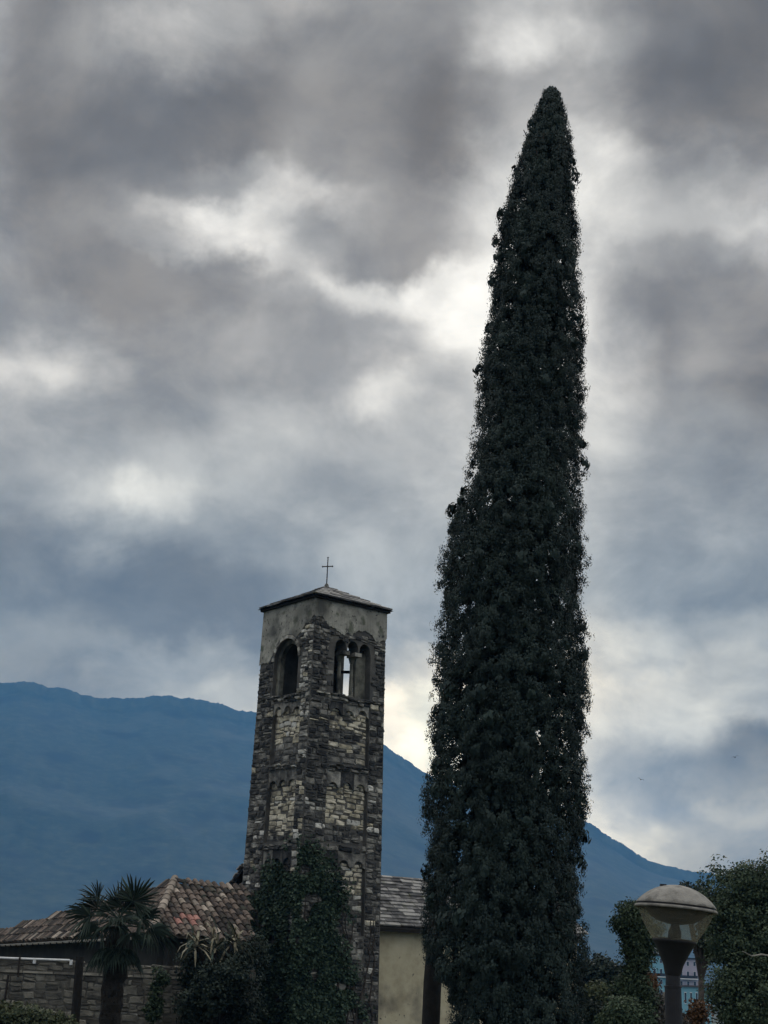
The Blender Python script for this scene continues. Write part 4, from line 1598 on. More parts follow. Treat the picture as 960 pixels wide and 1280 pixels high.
pp = at(96, 1240, 41.6)
post = thing('wooden_post', 'dark upright post in front of rubble wall left of palm', 'post', (pp.x, pp.y, -.9))
m1 = MB()
pt_, pb_ = at(100, 1196, 41.6), at(91.5, 1300, 41.6)
m1.tube([pb_ - Vector((0, 0, .3)), pb_.lerp(pt_, .5) + Vector((.01, 0, 0)), pt_], [.13, .125, .11], 9, jit=.05)
m1.build('post_shaft', M['dark_wood'], post)

# ------------------------------------------------------------------ cypress
CY = 30.0
OUT = [(106, 684, 688), (112, 678, 694), (122, 671, 702), (135, 664, 708), (160, 655, 714), (166, 653, 718), (180, 648, 719), (200, 642, 719), (230, 634, 722), (258, 627, 724), (270, 616, 725),
       (300, 614, 727), (340, 610, 727), (380, 605, 731), (420, 599, 733), (455, 592, 734), (470, 590, 735), (500, 589, 735), (560, 582, 735), (610, 574, 733), (630, 562, 732),
       (660, 552, 735), (700, 544, 737), (740, 539, 735), (780, 536, 738), (800, 534, 739), (840, 530, 741), (868, 531, 744), (900, 529, 739), (950, 527, 737), (1000, 523, 738),
       (1040, 522, 736), (1080, 524, 731), (1150, 523, 734), (1185, 521, 736), (1210, 526, 736), (1225, 536, 737), (1250, 550, 737), (1300, 556, 738), (1340, 565, 735)]
cz, cx, cr = [], [], []
for y, a, b in OUT:
    pa, pb = at(a, y, CY), at(b, y, CY)
    cz.append((pa.z + pb.z) / 2)
    cx.append((pa.x + pb.x) / 2)
    cr.append((pb.x - pa.x) / 2)
cz, cx, cr = np.array(cz)[::-1], np.array(cx)[::-1], np.array(cr)[::-1]
cyp = thing('cypress', 'tall narrow dark green cypress towering beside the bell tower', 'cypress tree', (cx[0], CY, -.9))
m1 = MB()
zt = np.linspace(-1.2, cz[-1] - .8, 16)
m1.tube([(float(np.interp(z, cz, cx)), CY, float(z)) for z in zt], [float(.34 * (1 - i / 16) + .03) for i in range(16)], 10, jit=.06)
m1.build('trunk', M['bark'], cyp, smooth=True)
NCL = 14500
# clumps: points on the surface, denser where the crown is wide
zz = np.linspace(cz[0], cz[-1], 400)
wt = np.interp(zz, cz, cr) + .12
cdf = np.cumsum(wt) / wt.sum()
cl_z = np.minimum(np.interp(rng.uniform(0, 1, NCL), cdf, zz), cz[-1] - .22 - rng.uniform(0, .1, NCL))
ang = rng.uniform(0, 2 * PI, NCL)
depth = 1 - np.abs(rng.normal(0, .07, NCL))
depth[:3600] = rng.uniform(.15, .86, 3600)
rr = np.interp(cl_z, cz, cr)
bulge = 0.90 + .14 * (val2(ang * 2.2, cl_z * 1.1, 3) - .3) + .22 * (val2(ang * 4.6, cl_z * 2.2, 8) - .45)
rad_ = np.clip(rr - .135, .02, None) * np.clip(depth, .05, 1) * np.clip(bulge, .7, 1.06)
out_ = rng.uniform(0, 1, NCL) < .03
rad_[out_] = (np.clip(rr - .11, .03, None) * rng.uniform(.99, 1.03, NCL))[out_]
cpos = np.stack([np.interp(cl_z, cz, cx) + .03 + rad_ * np.cos(ang), CY + rad_ * np.sin(ang), cl_z], 1)
outd = np.stack([np.cos(ang), np.sin(ang), np.zeros(NCL)], 1)
K = 50
P = np.repeat(cpos, K, 0)
O = np.repeat(outd, K, 0)
csz = np.repeat(rng.uniform(.08, .17, NCL), K)[:, None]
G = unit(rng.standard_normal(P.shape)) * rng.uniform(.1, 1, (len(P), 1)) ** .8
P2 = P + G * csz * np.array([.85, .85, 1.35]) + O * csz * .15
A = G * .75 + O * .45 + np.array([0, 0, .55])
sz = rng.uniform(.028, .058, len(P2))
inner = np.repeat(np.arange(NCL) < 3600, K)
sz[inner] *= 2.6
keep = rng.uniform(0, 1, len(P2)) < .97
FN = G * .8 + O * .55 + np.array([0, 0, .12]) + rng.normal(0, .13, P2.shape)
me = np_quads('foliage', leaf_quads(P2[keep], A[keep], sz[keep], .7, .2, FN[keep]))
mesh_obj('foliage', me, M['cypress'], cyp, kind='stuff')
for k in range(46):
    z = random.uniform(cz[0] + .2, cz[-1] - 1.0)
    a = random.uniform(0, 2 * PI)
    r_ = float(np.interp(z, cz, cr)) * .8
    x_ = float(np.interp(z, cz, cx))
    m1 = MB()
    m1.tube([(x_, CY, z - .5), (x_ + r_ * .5 * math.cos(a), CY + r_ * .5 * math.sin(a), z - .1), (x_ + r_ * math.cos(a), CY + r_ * math.sin(a), z + .5)], [.05, .03, .01], 5)
    m1.build('limb', M['bark'], cyp)


# ------------------------------------------------------------------ broad-leaved trees and shrubs
def plant(name, label, cat, blobs, base, leaf, mat, n_leaf, trunk_r=.12, clump=.28, per=34, bark='bark', limbs=True, group=None, droop=0.0):
    """blobs: (centre, radii) of the crown's masses. Leaves grow in clumps scattered through them."""
    root = thing(name, label, cat, base, group)
    vol = np.array([b[1][0] * b[1][1] * b[1][2] for b in blobs]) ** .75
    ncl = max(12, n_leaf // per)
    which = rng.choice(len(blobs), ncl, p=vol / vol.sum())
    cen = np.array([list(b[0]) for b in blobs])[which]
    rad3 = np.array([b[1] for b in blobs])[which]
    g = unit(rng.standard_normal((ncl, 3))) * (rng.uniform(.12, 1, (ncl, 1)) ** .45)
    wob = .84 + .4 * (val2(g[:, 0] * 2.3 + which, g[:, 2] * 2.3 + g[:, 1], 4) - .4)
    cp = cen + g * rad3 * wob[:, None]
    Pn = np.repeat(cp, per, 0)
    gg = unit(rng.standard_normal(Pn.shape)) * rng.uniform(.2, 1, (len(Pn), 1)) ** .6
    cs = np.repeat(rng.uniform(.6, 1.3, ncl) * clump, per)[:, None]
    Pn = Pn + gg * cs * np.array([1, 1, .8])
    An = gg * .8 + np.repeat(g, per, 0) * .5 + np.array([0, 0, .2 - droop]) + rng.normal(0, .25, Pn.shape)
    Fn = gg * .7 + np.repeat(g, per, 0) * .5 + np.array([0, 0, .25]) + rng.normal(0, .35, Pn.shape)
    me_ = np_quads('foliage', leaf_quads(Pn, An, rng.uniform(.5, 1.3, len(Pn)) * leaf, .62, .25, Fn))
    mesh_obj('foliage', me_, M[mat], root, kind='stuff')
    b0 = Vector(base)
    top = Vector(np.mean(np.array([list(b[0]) for b in blobs]), 0))
    hub = b0.lerp(top, .55)
    m_ = MB()
    m_.tube([b0 - Vector((0, 0, .2)), b0.lerp(hub, .5) + Vector((random.uniform(-.05, .05), 0, 0)), hub], [trunk_r * 1.15, trunk_r * .9, trunk_r * .7], 8, jit=.06)
    m_.build('trunk', M[bark], root, smooth=True)
    if limbs:
        for b in blobs:
            for k in range(3):
                c = Vector(b[0]) + Vector((random.uniform(-.5, .5) * b[1][0], random.uniform(-.5, .5) * b[1][1], random.uniform(-.2, .5) * b[1][2]))
                m_ = MB()
                m_.tube([hub - Vector((0, 0, .05 * k)), hub.lerp(c, .5) + Vector((0, 0, .08)), c], [trunk_r * .5, trunk_r * .3, .012], 6)
                m_.build('limb', M[bark], root)
    return root


def bl(px, py, Y, rx, rz, ry=None):
    """a leaf mass centred at a photo position, radii in photo pixels"""
    p = at(px, py, Y)
    s_ = (p - Vector((0, 0, EYE))).length / FOC
    return (p, (rx * s_, (ry or rx) * s_, rz * s_))


def gnd(px, Y):
    p = at(px, 1230, Y)
    return (p.x, p.y, ground_z(p.x, p.y))


plant('broadleaf_tree', 'large dark broadleaf tree right of the street lamp', 'tree',
      [bl(925, 1120, 36, 46, 46), bl(965, 1108, 36, 46, 46), bl(955, 1180, 36, 70, 62), bl(908, 1165, 35.5, 34, 42), bl(914, 1240, 35, 32, 48), bl(1000, 1150, 37, 60, 70), bl(960, 1255, 35, 75, 60), bl(1040, 1200, 37, 60, 90)],
      gnd(965, 36), .078, 'leaf_mid', 98000, .26, .24, 44)
broad = [o for o in COL.objects if o.name == 'broadleaf_tree'][0]
m1 = MB()
m1.tube([at(968, 1196, 34.6), at(952, 1193, 34.3), at(940, 1195, 34.1), at(928, 1189, 34.0)], [.022, .02, .014, .008], 5)
m1.build('bare_twig', M['pale_bark'], broad)
plant('slim_tree', 'slim dark leafy tree just left of the street lamp', 'tree',
      [bl(790, 1148, 30, 19, 20), bl(800, 1165, 30, 25, 30), bl(797, 1140, 30, 14, 12), bl(795, 1190, 30, 20, 28), bl(797, 1215, 30, 16, 20), bl(776, 1155, 30, 12, 14), bl(788, 1238, 30, 24, 22), bl(804, 1250, 30, 14, 24), bl(783, 1262, 30, 20, 22)],
      gnd(803, 30), .062, 'leaf_mid', 24000, .08, .16, 36)
plant('round_shrub', 'low dark green bushy shrub at foot of the slim tree', 'shrub',
      [bl(778, 1266, 27, 20, 20), bl(764, 1274, 27.3, 16, 16), bl(800, 1275, 26.8, 18, 18), bl(790, 1290, 27, 26, 18)], gnd(784, 27), .055, 'leaf_mid', 11000, .06, .14, 32, droop=.1)
plant('far_tree', 'distant dark bushy tree in the gap right of the cypress', 'tree',
      [bl(752, 1222, 75, 20, 26), bl(766, 1228, 75, 14, 22), bl(738, 1225, 75, 14, 22)], gnd(755, 75), .22, 'leaf_dark', 5000, .15, .4, 24)
plant('olive_bush', 'yellowish green bush at the foot of the distant dark tree', 'shrub',
      [bl(748, 1243, 48, 15, 14), bl(740, 1246, 48, 12, 12), bl(757, 1244, 48, 8, 10)], gnd(748, 48), .11, 'leaf_olive', 3600, .05, .2, 24)
plant('dark_shrub', 'low blackish shrub between cypress foot and green shrub', 'shrub',
      [bl(746, 1268, 40, 16, 9), bl(735, 1262, 40, 12, 10)], gnd(746, 40), .09, 'leaf_dark', 2600, .05, .18, 24)
plant('copper_shrub', 'reddish brown leaved shrub left of the lamp pole', 'shrub',
      [bl(811, 1232, 33, 9, 15), bl(809, 1250, 33, 11, 15)], gnd(814, 33), .08, 'leaf_copper', 3600, .05, .15, 24)
plant('grey_shrub', 'greyish brown twiggy shrub behind the lamp pole', 'shrub',
      [bl(826, 1258, 31, 14, 16), bl(820, 1275, 31, 16, 16), bl(840, 1276, 31, 16, 10)], gnd(830, 31), .075, 'leaf_grey', 4200, .05, .16, 24)
plant('amber_shrub', 'small amber leaved shrub right of the lamp pole', 'shrub',
      [bl(872, 1266, 33, 10, 13), bl(862, 1280, 33, 10, 10)], gnd(870, 33), .075, 'leaf_copper', 2200, .05, .15, 24)
plant('back_tree', 'dark tree whose top shows above the lamp cap', 'tree',
      [bl(876, 1128, 52, 18, 22), bl(860, 1122, 52, 10, 12), bl(856, 1112, 52, 4.5, 7), bl(886, 1140, 52, 16, 24), bl(888, 1175, 52, 16, 30)], gnd(878, 52), .13, 'leaf_dark', 7000, .14, .26, 28)
plant('hedge_bush', 'leafy bush in front of the rubble wall at left edge', 'shrub',
      [bl(18, 1280, 40.5, 40, 26), bl(55, 1282, 40.5, 34, 20), bl(-20, 1272, 40.5, 30, 24), bl(78, 1290, 40.5, 22, 16)], gnd(20, 40.5), .105, 'leaf_olive', 13000, .06, .16, 30)
plant('wall_creeper', 'narrow green creeper climbing the rubble wall right of palm', 'creeper',
      [bl(196, 1245, 42.6, 7, 40, 5), bl(190, 1262, 42.5, 10, 16, 6), bl(205, 1228, 42.6, 8, 14, 5)], gnd(196, 42.6), .09, 'leaf_mid', 2300, .04, .12, 24, limbs=False)
plant('dark_thicket', 'blackish thicket between garden wall and ivied tower', 'shrub',
      [bl(285, 1215, 44, 32, 42), bl(258, 1235, 43.0, 26, 50), bl(300, 1255, 43.5, 32, 40), bl(240, 1205, 43.0, 16, 26), bl(318, 1200, 44.5, 18, 34), bl(262, 1238, 41.9, 26, 38), bl(290, 1225, 42.2, 24, 32), bl(236, 1260, 42.0, 18, 30)], gnd(280, 43.5), .10, 'leaf_dark', 27000, .08, .22, 32)

# ------------------------------------------------------------------ palm
PY = 38.5
pc_ = at(149, 1152, PY)
pb_ = at(137, 1290, PY)
palm = thing('fan_palm', 'dark fan palm with shaggy trunk in front of tiled house', 'palm tree', (pb_.x, pb_.y, -.9))
m1 = MB()
n = 22
path = [Vector((pb_.x, PY, -1.1)).lerp(Vector((pc_.x, PY, pc_.z - .1)), i / n) + Vector((random.uniform(-.02, .02), random.uniform(-.02, .02), 0)) for i in range(n + 1)]
m1.tube(path, [(.25 + .03 * (i % 2) + .05 * min(i / n, 1)) * (.95 if i < n - 1 else .7) for i in range(n + 1)], 12, jit=.10)
m1.build('trunk', M['fibre'], palm)
# shaggy fibres and old leaf bases on the trunk
fib = MB()
for k in range(420):
    t_ = random.random()
    p = path[0].lerp(path[-1], t_)
    a = random.uniform(0, 2 * PI)
    o_ = Vector((math.cos(a), math.sin(a), 0))
    p = p + o_ * .26
    q1 = p + o_ * random.uniform(.03, .09) + Vector((0, 0, random.uniform(-.12, .14)))
    s_ = Vector((-o_.y, o_.x, 0)) * .022
    fib.add([p - s_, p + s_, q1 + s_ * .3, q1 - s_ * .3], [(0, 1, 2, 3)])
fib.build('trunk_fibre', M['fibre'], palm, kind='stuff')


def fan_leaf(parent, base, direction, petiole, radius, spread, droop, mat='palm_leaf', segs=26, face=None):
    d = Vector(direction).normalized()
    up = Vector((0, 0, 1))
    side = d.cross(up)
    if side.length < .05:
        side = Vector((1, 0, 0))
    side.normalize()
    nrm_ = side.cross(d).normalized()
    if face is not None:
        nrm_ = (Vector(face) - d * Vector(face).dot(d)).normalized()
        side = d.cross(nrm_).normalized()
    hub = base + d * petiole - up * droop * petiole * .25
    mb_ = MB()
    for i in range(segs):
        a = (i / (segs - 1) - .5) * spread + random.uniform(-.03, .03)
        if random.random() < .12:
            continue
        r_ = radius * (1 - .22 * (abs(a) / (spread / 2)) ** 2) * random.uniform(.74, 1.06)
        dr2 = d * math.cos(a) + side * math.sin(a)
        wv = (d * -math.sin(a) + side * math.cos(a)) * (r_ * spread / segs * .27)
        p1 = hub + dr2 * r_ * .5 - up * droop * r_ * .06 + nrm_ * random.uniform(-.01, .02)
        p2 = hub + dr2 * r_ * .8 - up * droop * r_ * .22 + nrm_ * random.uniform(-.03, .03)
        p3 = hub + dr2 * r_ - up * droop * r_ * (.42 + random.uniform(0, .2)) + nrm_ * random.uniform(-.05, .05)
        fold = nrm_ * .022
        vs = [hub, p1 - wv - fold, p1 + fold, p1 + wv - fold, p2 - wv * .7 - fold * .7, p2 + fold * .7, p2 + wv * .7 - fold * .7, p3]
        mb_.add(vs, [(0, 1, 2), (0, 2, 3), (1, 4, 5, 2), (2, 5, 6, 3), (4, 7, 5), (5, 7, 6)])
    fr = mb_.build('frond', M[mat], parent)
    m2 = MB()
    m2.tube([base, base.lerp(hub, .55) + up * .03, hub], [.026, .02, .014], 5)
    m2.build('petiole', M['pale_bark'] if mat == 'dry_leaf' else M[mat], fr)
    return fr


crown0 = Vector((pc_.x, PY, pc_.z))
toward = Vector((0, -1, .15))
FR = [  # direction (x right, y away, z up), petiole, radius, spread, droop, face
    ((-.80, -.2, .80), .72, .62, 2.4, .30, (-.6, -1, .2)),
    ((-.95, -.4, .25), .75, .85, 3.2, .75, (-.2, -.8, .8)),
    ((-.05, -.1, 1.0), .35, .72, 3.0, .05, (0, -1, .1)),
    ((.62, -.35, .75), .60, .80, 4.6, .10, (.1, -1, .2)),
    ((.9, -.3, .35), .60, .80, 3.6, .65, (.2, -.8, .8)),
    ((.95, .2, -.05), .75, .85, 3.2, .9, (.2, -.6, .9)),
    ((1.0, -.4, .15), .85, .80, 3.0, .95, (.2, -.6, .9)),
    ((-.9, .3, -.05), .60, .75, 3.2, .9, (-.2, -.6, .9)),
    ((-.35, -.9, .35), .55, .72, 3.6, .8, (0, -.6, .8)),
    ((.3, -.95, .25), .55, .72, 3.6, .85, (0, -.6, .8)),
    ((-.4, .7, .6), .55, .72, 3.4, .4, None), ((.5, .8, .5), .55, .75, 3.4, .5, None), ((0, .9, .2), .55, .75, 3.4, .8, None),
    ((-.6, -.6, -.25), .55, .7, 3.2, .9, (0, -.5, .9)), ((.6, -.7, -.3), .55, .7, 3.2, .9, (0, -.5, .9)), ((0, -1, -.2), .5, .65, 3.2, .9, (0, -.5, .9)),
    ((-1.0, -.1, .55), .62, .74, 3.0, .55, (-.3, -.9, .5)), ((.25, -.1, .95), .40, .7, 3.4, .12, (0, -1, .2)),
]
for d, pe, ra, sp_, dr3, fc in FR:
    fan_leaf(palm, crown0 + Vector((random.uniform(-.06, .06), random.uniform(-.06, .06), random.uniform(-.1, .1))), d, pe, ra, sp_, dr3, face=fc)
for k in range(14):     # dead skirt below the crown
    a = random.uniform(0, 2 * PI)
    fan_leaf(palm, crown0 + Vector((0, 0, -.25)), (math.cos(a) * .8, math.sin(a) * .8, -.75), .42, .62, 2.4, .9, mat='palm_leaf', segs=16)

# dry strap-leaved plant at the tower's left
yc = at(268, 1182, 42.6)
yucca = thing('dry_yucca', 'dry yucca with pale drooping strap leaves below the roof tiles', 'plant', (yc.x, yc.y, -.9))
m1 = MB()
m1.tube([(yc.x + .05, yc.y, -1.1), (yc.x, yc.y, .6), (yc.x, yc.y, yc.z - .1)], [.13, .11, .09], 8, jit=.08)
for q in YH if False else [at(246, 1180, 42.3), at(294, 1172, 43.2)]:
    m1.tube([(yc.x, yc.y, yc.z - .9), (q.x, q.y, q.z - .05)], [.09, .06], 7)
m1.build('trunk', M['fibre'], yucca)
YH = [at(246, 1180, 42.3), at(270, 1176, 42.7), at(294, 1172, 43.2)]
for k in range(105):
    a = random.uniform(0, 2 * PI)
    e_ = random.uniform(-.5, 1.1)
    d = Vector((math.cos(a) * math.cos(e_), math.sin(a) * math.cos(e_), math.sin(e_)))
    L_ = random.uniform(.45, .95)
    side = d.cross(Vector((0, 0, 1))).normalized() * random.uniform(.024, .042)
    b_ = YH[k % 3] + Vector((random.uniform(-.1, .1), random.uniform(-.1, .1), random.uniform(-.3, .12)))
    p1 = b_ + d * L_ * .5
    p2 = b_ + d * L_ * .85 - Vector((0, 0, .12))
    p3 = b_ + d * L_ - Vector((0, 0, random.uniform(.14, .42)))
    mb = MB()
    mb.add([b_ - side * .6, b_ + side * .6, p1 - side, p1 + side, p2 - side * .8, p2 + side * .8, p3], [(0, 1, 3, 2), (2, 3, 5, 4), (4, 5, 6)])
    mb.build('leaf', M['dry_leaf'] if random.random() < .5 else M['palm_leaf'], yucca)

# ------------------------------------------------------------------ street lamp
LY = 14.2
lp = at(845, 1132.5, LY)
lu = (lp - Vector((0, 0, EYE))).length / FOC
lamp = thing('street_lamp', 'grey domed street lamp with frosted glass bowl on dark pole', 'street lamp', (lp.x, lp.y, ground_z(lp.x, lp.y)))
tilt = Matrix.Translation(lp) @ Matrix.Rotation(math.radians(4.0), 4, 'Y')
R50 = 48.5 * lu
# cap: dome with groove and drip rim
dome = [(R50 * .965, .4 * lu)]
for i in range(13):
    a0_ = math.asin(.80)
    a = a0_ * (1 - i / 12)
    Rs = R50 * .965 / .80
    dome.append((Rs * math.sin(a) + .001, 1.2 * lu + (math.cos(a) - math.cos(a0_)) * Rs * (23.0 * lu / (Rs * (1 - math.cos(a0_))))))
m1 = MB()
m1.lathe(dome, 56, tilt)
m1.build('cap', M['lamp_cap'], lamp, smooth=True)
m1 = MB()
m1.lathe([(R50 * .90, -4.6 * lu), (R50 * .985, -5.2 * lu), (R50 * 1.005, -4.4 * lu), (R50 * .995, -2.4 * lu), (R50 * .965, -1.6 * lu), (R50 * .93, -1.4 * lu), (R50 * .90, -4.6 * lu)], 56, tilt)
m1.build('rim', M['lamp_cap'], lamp, smooth=True)
m1 = MB()
m1.lathe([(R50 * .90, -2.2 * lu), (R50 * .945, -1.6 * lu), (R50 * .945, .8 * lu), (R50 * .85, .8 * lu)], 56, tilt)
m1.build('gasket', M['lamp_dark'], lamp)
# reflector under the cap
m1 = MB()
m1.lathe([(R50 * .90, -3.0 * lu), (R50 * .76, -4.5 * lu), (R50 * .62, -13 * lu), (R50 * .46, -18 * lu), (R50 * .16, -21 * lu), (.001, -21 * lu)], 40, tilt)
m1.build('reflector', M['lamp_dark'], lamp, smooth=True)
m1 = MB()
m1.lathe([(.001, -20 * lu), (4.5 * lu, -20 * lu), (5.5 * lu, -24 * lu), (7.8 * lu, -30 * lu), (8 * lu, -42 * lu), (.001, -42 * lu)], 20, tilt)
m1.build('bulb_holder', M['lamp_dark'], lamp, smooth=True)
gm_, nt, b = new_mat('frosted_glass')
N_, L2 = nt.nodes, nt.links
b.inputs['Base Color'].default_value = (0.50, 0.47, 0.38, 1)
b.inputs['Roughness'].default_value = 0.35
tr1 = N_.new('ShaderNodeBsdfTranslucent'); tr1.inputs['Color'].default_value = (0.80, 0.76, 0.62, 1)
tr2 = N_.new('ShaderNodeBsdfTransparent'); tr2.inputs['Color'].default_value = (0.80, 0.78, 0.70, 1)
mx1 = N_.new('ShaderNodeMixShader'); mx1.inputs[0].default_value = 0.6
mx2 = N_.new('ShaderNodeMixShader'); mx2.inputs[0].default_value = 0.76
L2.new(b.outputs[0], mx1.inputs[1]); L2.new(tr1.outputs[0], mx1.inputs[2])
L2.new(mx1.outputs[0], mx2.inputs[1]); L2.new(tr2.outputs[0], mx2.inputs[2])
L2.new(mx2.outputs[0], N_['Material Output'].inputs['Surface'])
m1 = MB()
m1.lathe([(R50 * .91, -4 * lu), (R50 * .86, -11 * lu), (R50 * .76, -22 * lu), (R50 * .62, -33 * lu), (R50 * .52, -40 * lu)], 56, tilt)
m1.build('glass_bowl', gm_, lamp, smooth=True)
m1 = MB()
m1.lathe([(.001, -37.5 * lu), (24.5 * lu, -38 * lu), (25.5 * lu, -39 * lu), (25.5 * lu, -41.5 * lu), (24 * lu, -43 * lu), (20 * lu, -50 * lu), (15 * lu, -60 * lu), (11.5 * lu, -68 * lu), (10 * lu, -75 * lu), (8.5 * lu, -79 * lu)], 40, tilt)
m1.build('bowl_holder', M['lamp_dark'], lamp, smooth=True)
neck = tilt @ Vector((0, 0, -74 * lu))
m1 = MB()
gz = ground_z(lp.x, lp.y)
x0 = neck.x
m1.tube([(x0, neck.y, neck.z + .02), (x0 - .004, neck.y, neck.z - 17 * lu), (x0 - .004, neck.y, neck.z - 17.5 * lu), (x0 + .02, neck.y, gz - .1)], [8.2 * lu, 8.6 * lu, 9.6 * lu, 10.5 * lu], 24)
m1.build('pole', M['lamp_dark'], lamp, smooth=False)
m1 = MB()
m1.lathe([(9.0 * lu, -1.2 * lu), (10.3 * lu, -1.0 * lu), (10.3 * lu, 1.0 * lu), (8.6 * lu, 1.2 * lu)], 24, Matrix.Translation((x0 - .004, neck.y, neck.z - 17.5 * lu)))
m1.build('collar', M['lamp_dark'], lamp)
m1 = MB()
bz = tilt @ Vector((-13 * lu, 0, 23 * lu))
m1.box(tilt @ Vector((-17 * lu, -3 * lu, 22.2 * lu)), (7 * lu, 5 * lu, 2.2 * lu))
m1.build('vent_cap', M['lamp_dark'], lamp)

# ------------------------------------------------------------------ distant houses in the gap by the lamp
def block(name, label, px0, px1, py_top, Y, z_bot, depth_, mat, storeys, cols, cat='apartment building', roof=True):
    p0, p1 = at(px0, py_top, Y), at(px1, py_top, Y)
    zt_ = (p0.z + p1.z) / 2
    root = thing(name, label, cat, ((p0.x + p1.x) / 2, Y, z_bot))
    m_ = MB()
    m_.box8([(p0.x, Y, z_bot), (p1.x, Y, z_bot), (p1.x, Y + depth_, z_bot), (p0.x, Y + depth_, z_bot), (p0.x, Y, zt_), (p1.x, Y, zt_), (p1.x, Y + depth_, zt_), (p0.x, Y + depth_, zt_)])
    m_.build('wall', M[mat], root)
    m_ = MB()
    m_.box8([(p0.x - .5, Y - .5, zt_ + .01), (p1.x + .5, Y - .5, zt_ + .01), (p1.x + .5, Y + depth_ + .5, zt_ + .01), (p0.x - .5, Y + depth_ + .5, zt_ + .01),
             (p0.x - .5, Y - .5, zt_ + .5), (p1.x + .5, Y - .5, zt_ + .5), (p1.x + .5, Y + depth_ + .5, zt_ + .5), (p0.x - .5, Y + depth_ + .5, zt_ + .5)])
    m_.build('roof', M['tile_brown'], root)
    hs = (zt_ - z_bot) / storeys
    ws = (p1.x - p0.x) / cols
    for s_ in range(storeys):
        for c in range(cols):
            m_ = MB()
            cx_, cz_ = p0.x + ws * (c + .5), z_bot + hs * (s_ + .55)
            m_.box((cx_, Y - .03, cz_), (ws * .37, .12, hs * .48))
            fr = m_.build('window', M['white_render'], root)
            m_ = MB()
            m_.box((cx_, Y - .10, cz_), (ws * .32, .06, hs * .43))
            m_.build('pane', M['window_dark'], fr)
        if s_ % 2 == 1:
            m_ = MB()
            m_.box(((p0.x + p1.x) / 2, Y - .55, z_bot + hs * s_), (p1.x - p0.x - .6, 1.0, .25))
            bal = m_.build('balcony', M['white_render'], root)
            m_ = MB()
            m_.box(((p0.x + p1.x) / 2, Y - 1.0, z_bot + hs * s_ + .7), (p1.x - p0.x - .6, .08, .9))
            m_.build('railing', M['iron'], bal)
    return root


block('apartment_building', 'distant turquoise apartment block seen left of the lamp pole', 806, 846, 1195, 500, -18, 14, 'turquoise', 9, 5)
block('apartment_building', 'distant lilac apartment block right of the lamp pole', 847, 872, 1199, 525, -18, 10, 'lilac', 9, 3)
block('apartment_building', 'lower distant turquoise apartment block below the lilac one', 846, 888, 1234, 440, -18, 12, 'turquoise', 3, 6)
block('stair_tower', 'distant white tower block behind the slim tree', 815, 829, 1184, 530, -18, 8, 'white_render', 10, 2)
p0, p1 = at(728, 1262, 120), at(764, 1262, 120)
lh = thing('low_house', 'small beige house low down right of cypress', 'house', ((p0.x + p1.x) / 2, 120, ground_z(3, 120)))
m1 = MB()
zb2 = ground_z(p0.x, 120) - .3
m1.box8([(p0.x, 120, zb2), (p1.x, 120, zb2), (p1.x, 126, zb2), (p0.x, 126, zb2), (p0.x, 120, p0.z), (p1.x, 120, p0.z), (p1.x, 126, p0.z), (p0.x, 126, p0.z)])
m1.build('wall', M['beige_render'], lh)
m1 = MB()
ym, zr = 123, p0.z + 1.2
q = [(p0.x - .4, 119.5, p0.z), (p1.x + .4, 119.5, p0.z), (p1.x + .4, ym, zr), (p0.x - .4, ym, zr), (p1.x + .4, 126.5, p0.z), (p0.x - .4, 126.5, p0.z)]
m1.add(q + [(a, b, c - .2) for a, b, c in q], [(0, 1, 2, 3), (3, 2, 4, 5), (7, 6, 9, 8), (8, 9, 11, 10), (0, 6, 7, 1), (5, 4, 10, 11), (0, 3, 9, 6), (3, 5, 11, 9), (1, 7, 8, 2), (2, 8, 10, 4)])
m1.build('roof', M['tile_brown'], lh)
for k in range(2):
    m1 = MB()
    m1.box((p0.x + .6 + k * 1.1, 119.98, p0.z - 1.0), (.6, .1, .9))
    fr = m1.build('window', M['white_render'], lh)
    m1 = MB()
    m1.box((p0.x + .6 + k * 1.1, 119.92, p0.z - 1.0), (.46, .06, .76))
    m1.build('pane', M['window_dark'], fr)


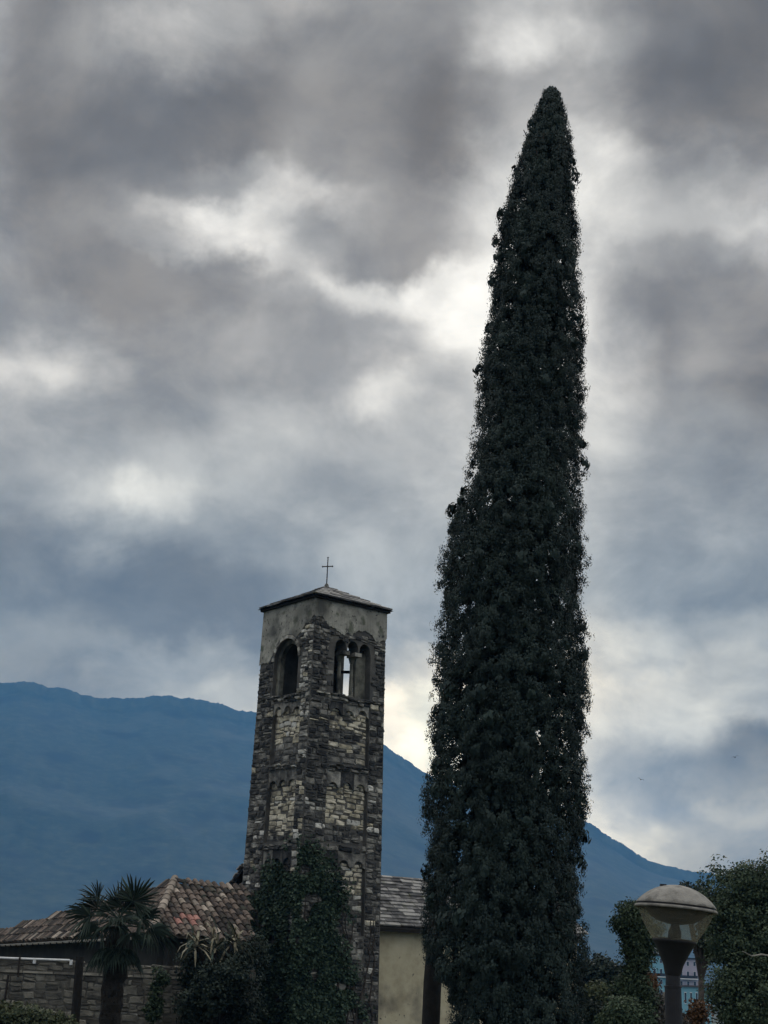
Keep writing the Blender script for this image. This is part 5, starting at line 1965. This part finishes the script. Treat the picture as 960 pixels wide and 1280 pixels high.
# ------------------------------------------------------------------ two birds
def bird(px, py, Y, lab, bank):
    p = at(px, py, Y)
    root = thing('bird', lab, 'bird', p, 'birds flying in the sky')
    R = Matrix.Translation(p) @ Matrix.Rotation(bank, 4, 'Y')
    m_ = MB()
    m_.tube([R @ Vector((-.02, -.22, 0)), R @ Vector((0, -.12, .01)), R @ Vector((0, 0, 0)), R @ Vector((0, .14, 0)), R @ Vector((0, .24, 0))], [.01, .045, .055, .04, .012], 8)
    m_.build('body', M['bird'], root, smooth=True)
    for s_ in (-1, 1):
        m_ = MB()
        v = [R @ Vector(q) for q in ((s_ * .03, -.08, .02), (s_ * .03, .07, .02), (s_ * .22, .05, .12), (s_ * .22, -.10, .12), (s_ * .42, .06, .07), (s_ * .30, -.07, .10))]
        v2 = [q + Vector((0, 0, -.012)) for q in v]
        m_.add(v + v2, [(0, 1, 2, 3), (3, 2, 4, 5), (9, 8, 7, 6), (11, 10, 8, 9), (0, 3, 9, 6), (3, 5, 11, 9), (1, 7, 8, 2), (2, 8, 10, 4), (5, 4, 10, 11)])
        m_.build('wing', M['bird'], root)
    m_ = MB()
    m_.add([R @ Vector(q) for q in ((-.02, .2, 0), (.02, .2, 0), (.05, .36, .0), (-.05, .36, .0), (-.02, .2, -.01), (.02, .2, -.01), (.05, .36, -.01), (-.05, .36, -.01))],
           [(0, 1, 2, 3), (7, 6, 5, 4), (2, 6, 7, 3), (1, 5, 6, 2), (0, 3, 7, 4)])
    m_.build('tail', M['bird'], root)


bird(801, 974.5, 175, 'small dark bird flying low beside the cypress', .35)
bird(919, 946.5, 165, 'small dark bird flying higher toward the right edge', -.3)

# ------------------------------------------------------------------ haze over the whole valley
m1 = MB()
m1.box8([(-7000, -7000, -24), (7000, -7000, -24), (7000, 7000, -24), (-7000, 7000, -24), (-7000, -7000, HAZE_TOP), (7000, -7000, HAZE_TOP), (7000, 7000, HAZE_TOP), (-7000, 7000, HAZE_TOP)])
hm = bpy.data.materials.new('haze')
hm.use_nodes = True
hm.node_tree.nodes.clear()
pv = hm.node_tree.nodes.new('ShaderNodeVolumePrincipled')
pv.inputs['Color'].default_value = (*HAZE_COL, 1)
pv.inputs['Density'].default_value = HAZE_SIGMA
ho = hm.node_tree.nodes.new('ShaderNodeOutputMaterial')
hm.node_tree.links.new(pv.outputs[0], ho.inputs['Volume'])
try:
    hm.cycles.homogeneous_volume = True
except Exception:
    pass
struct('haze', m1.mesh('haze'), hm, kind='stuff')
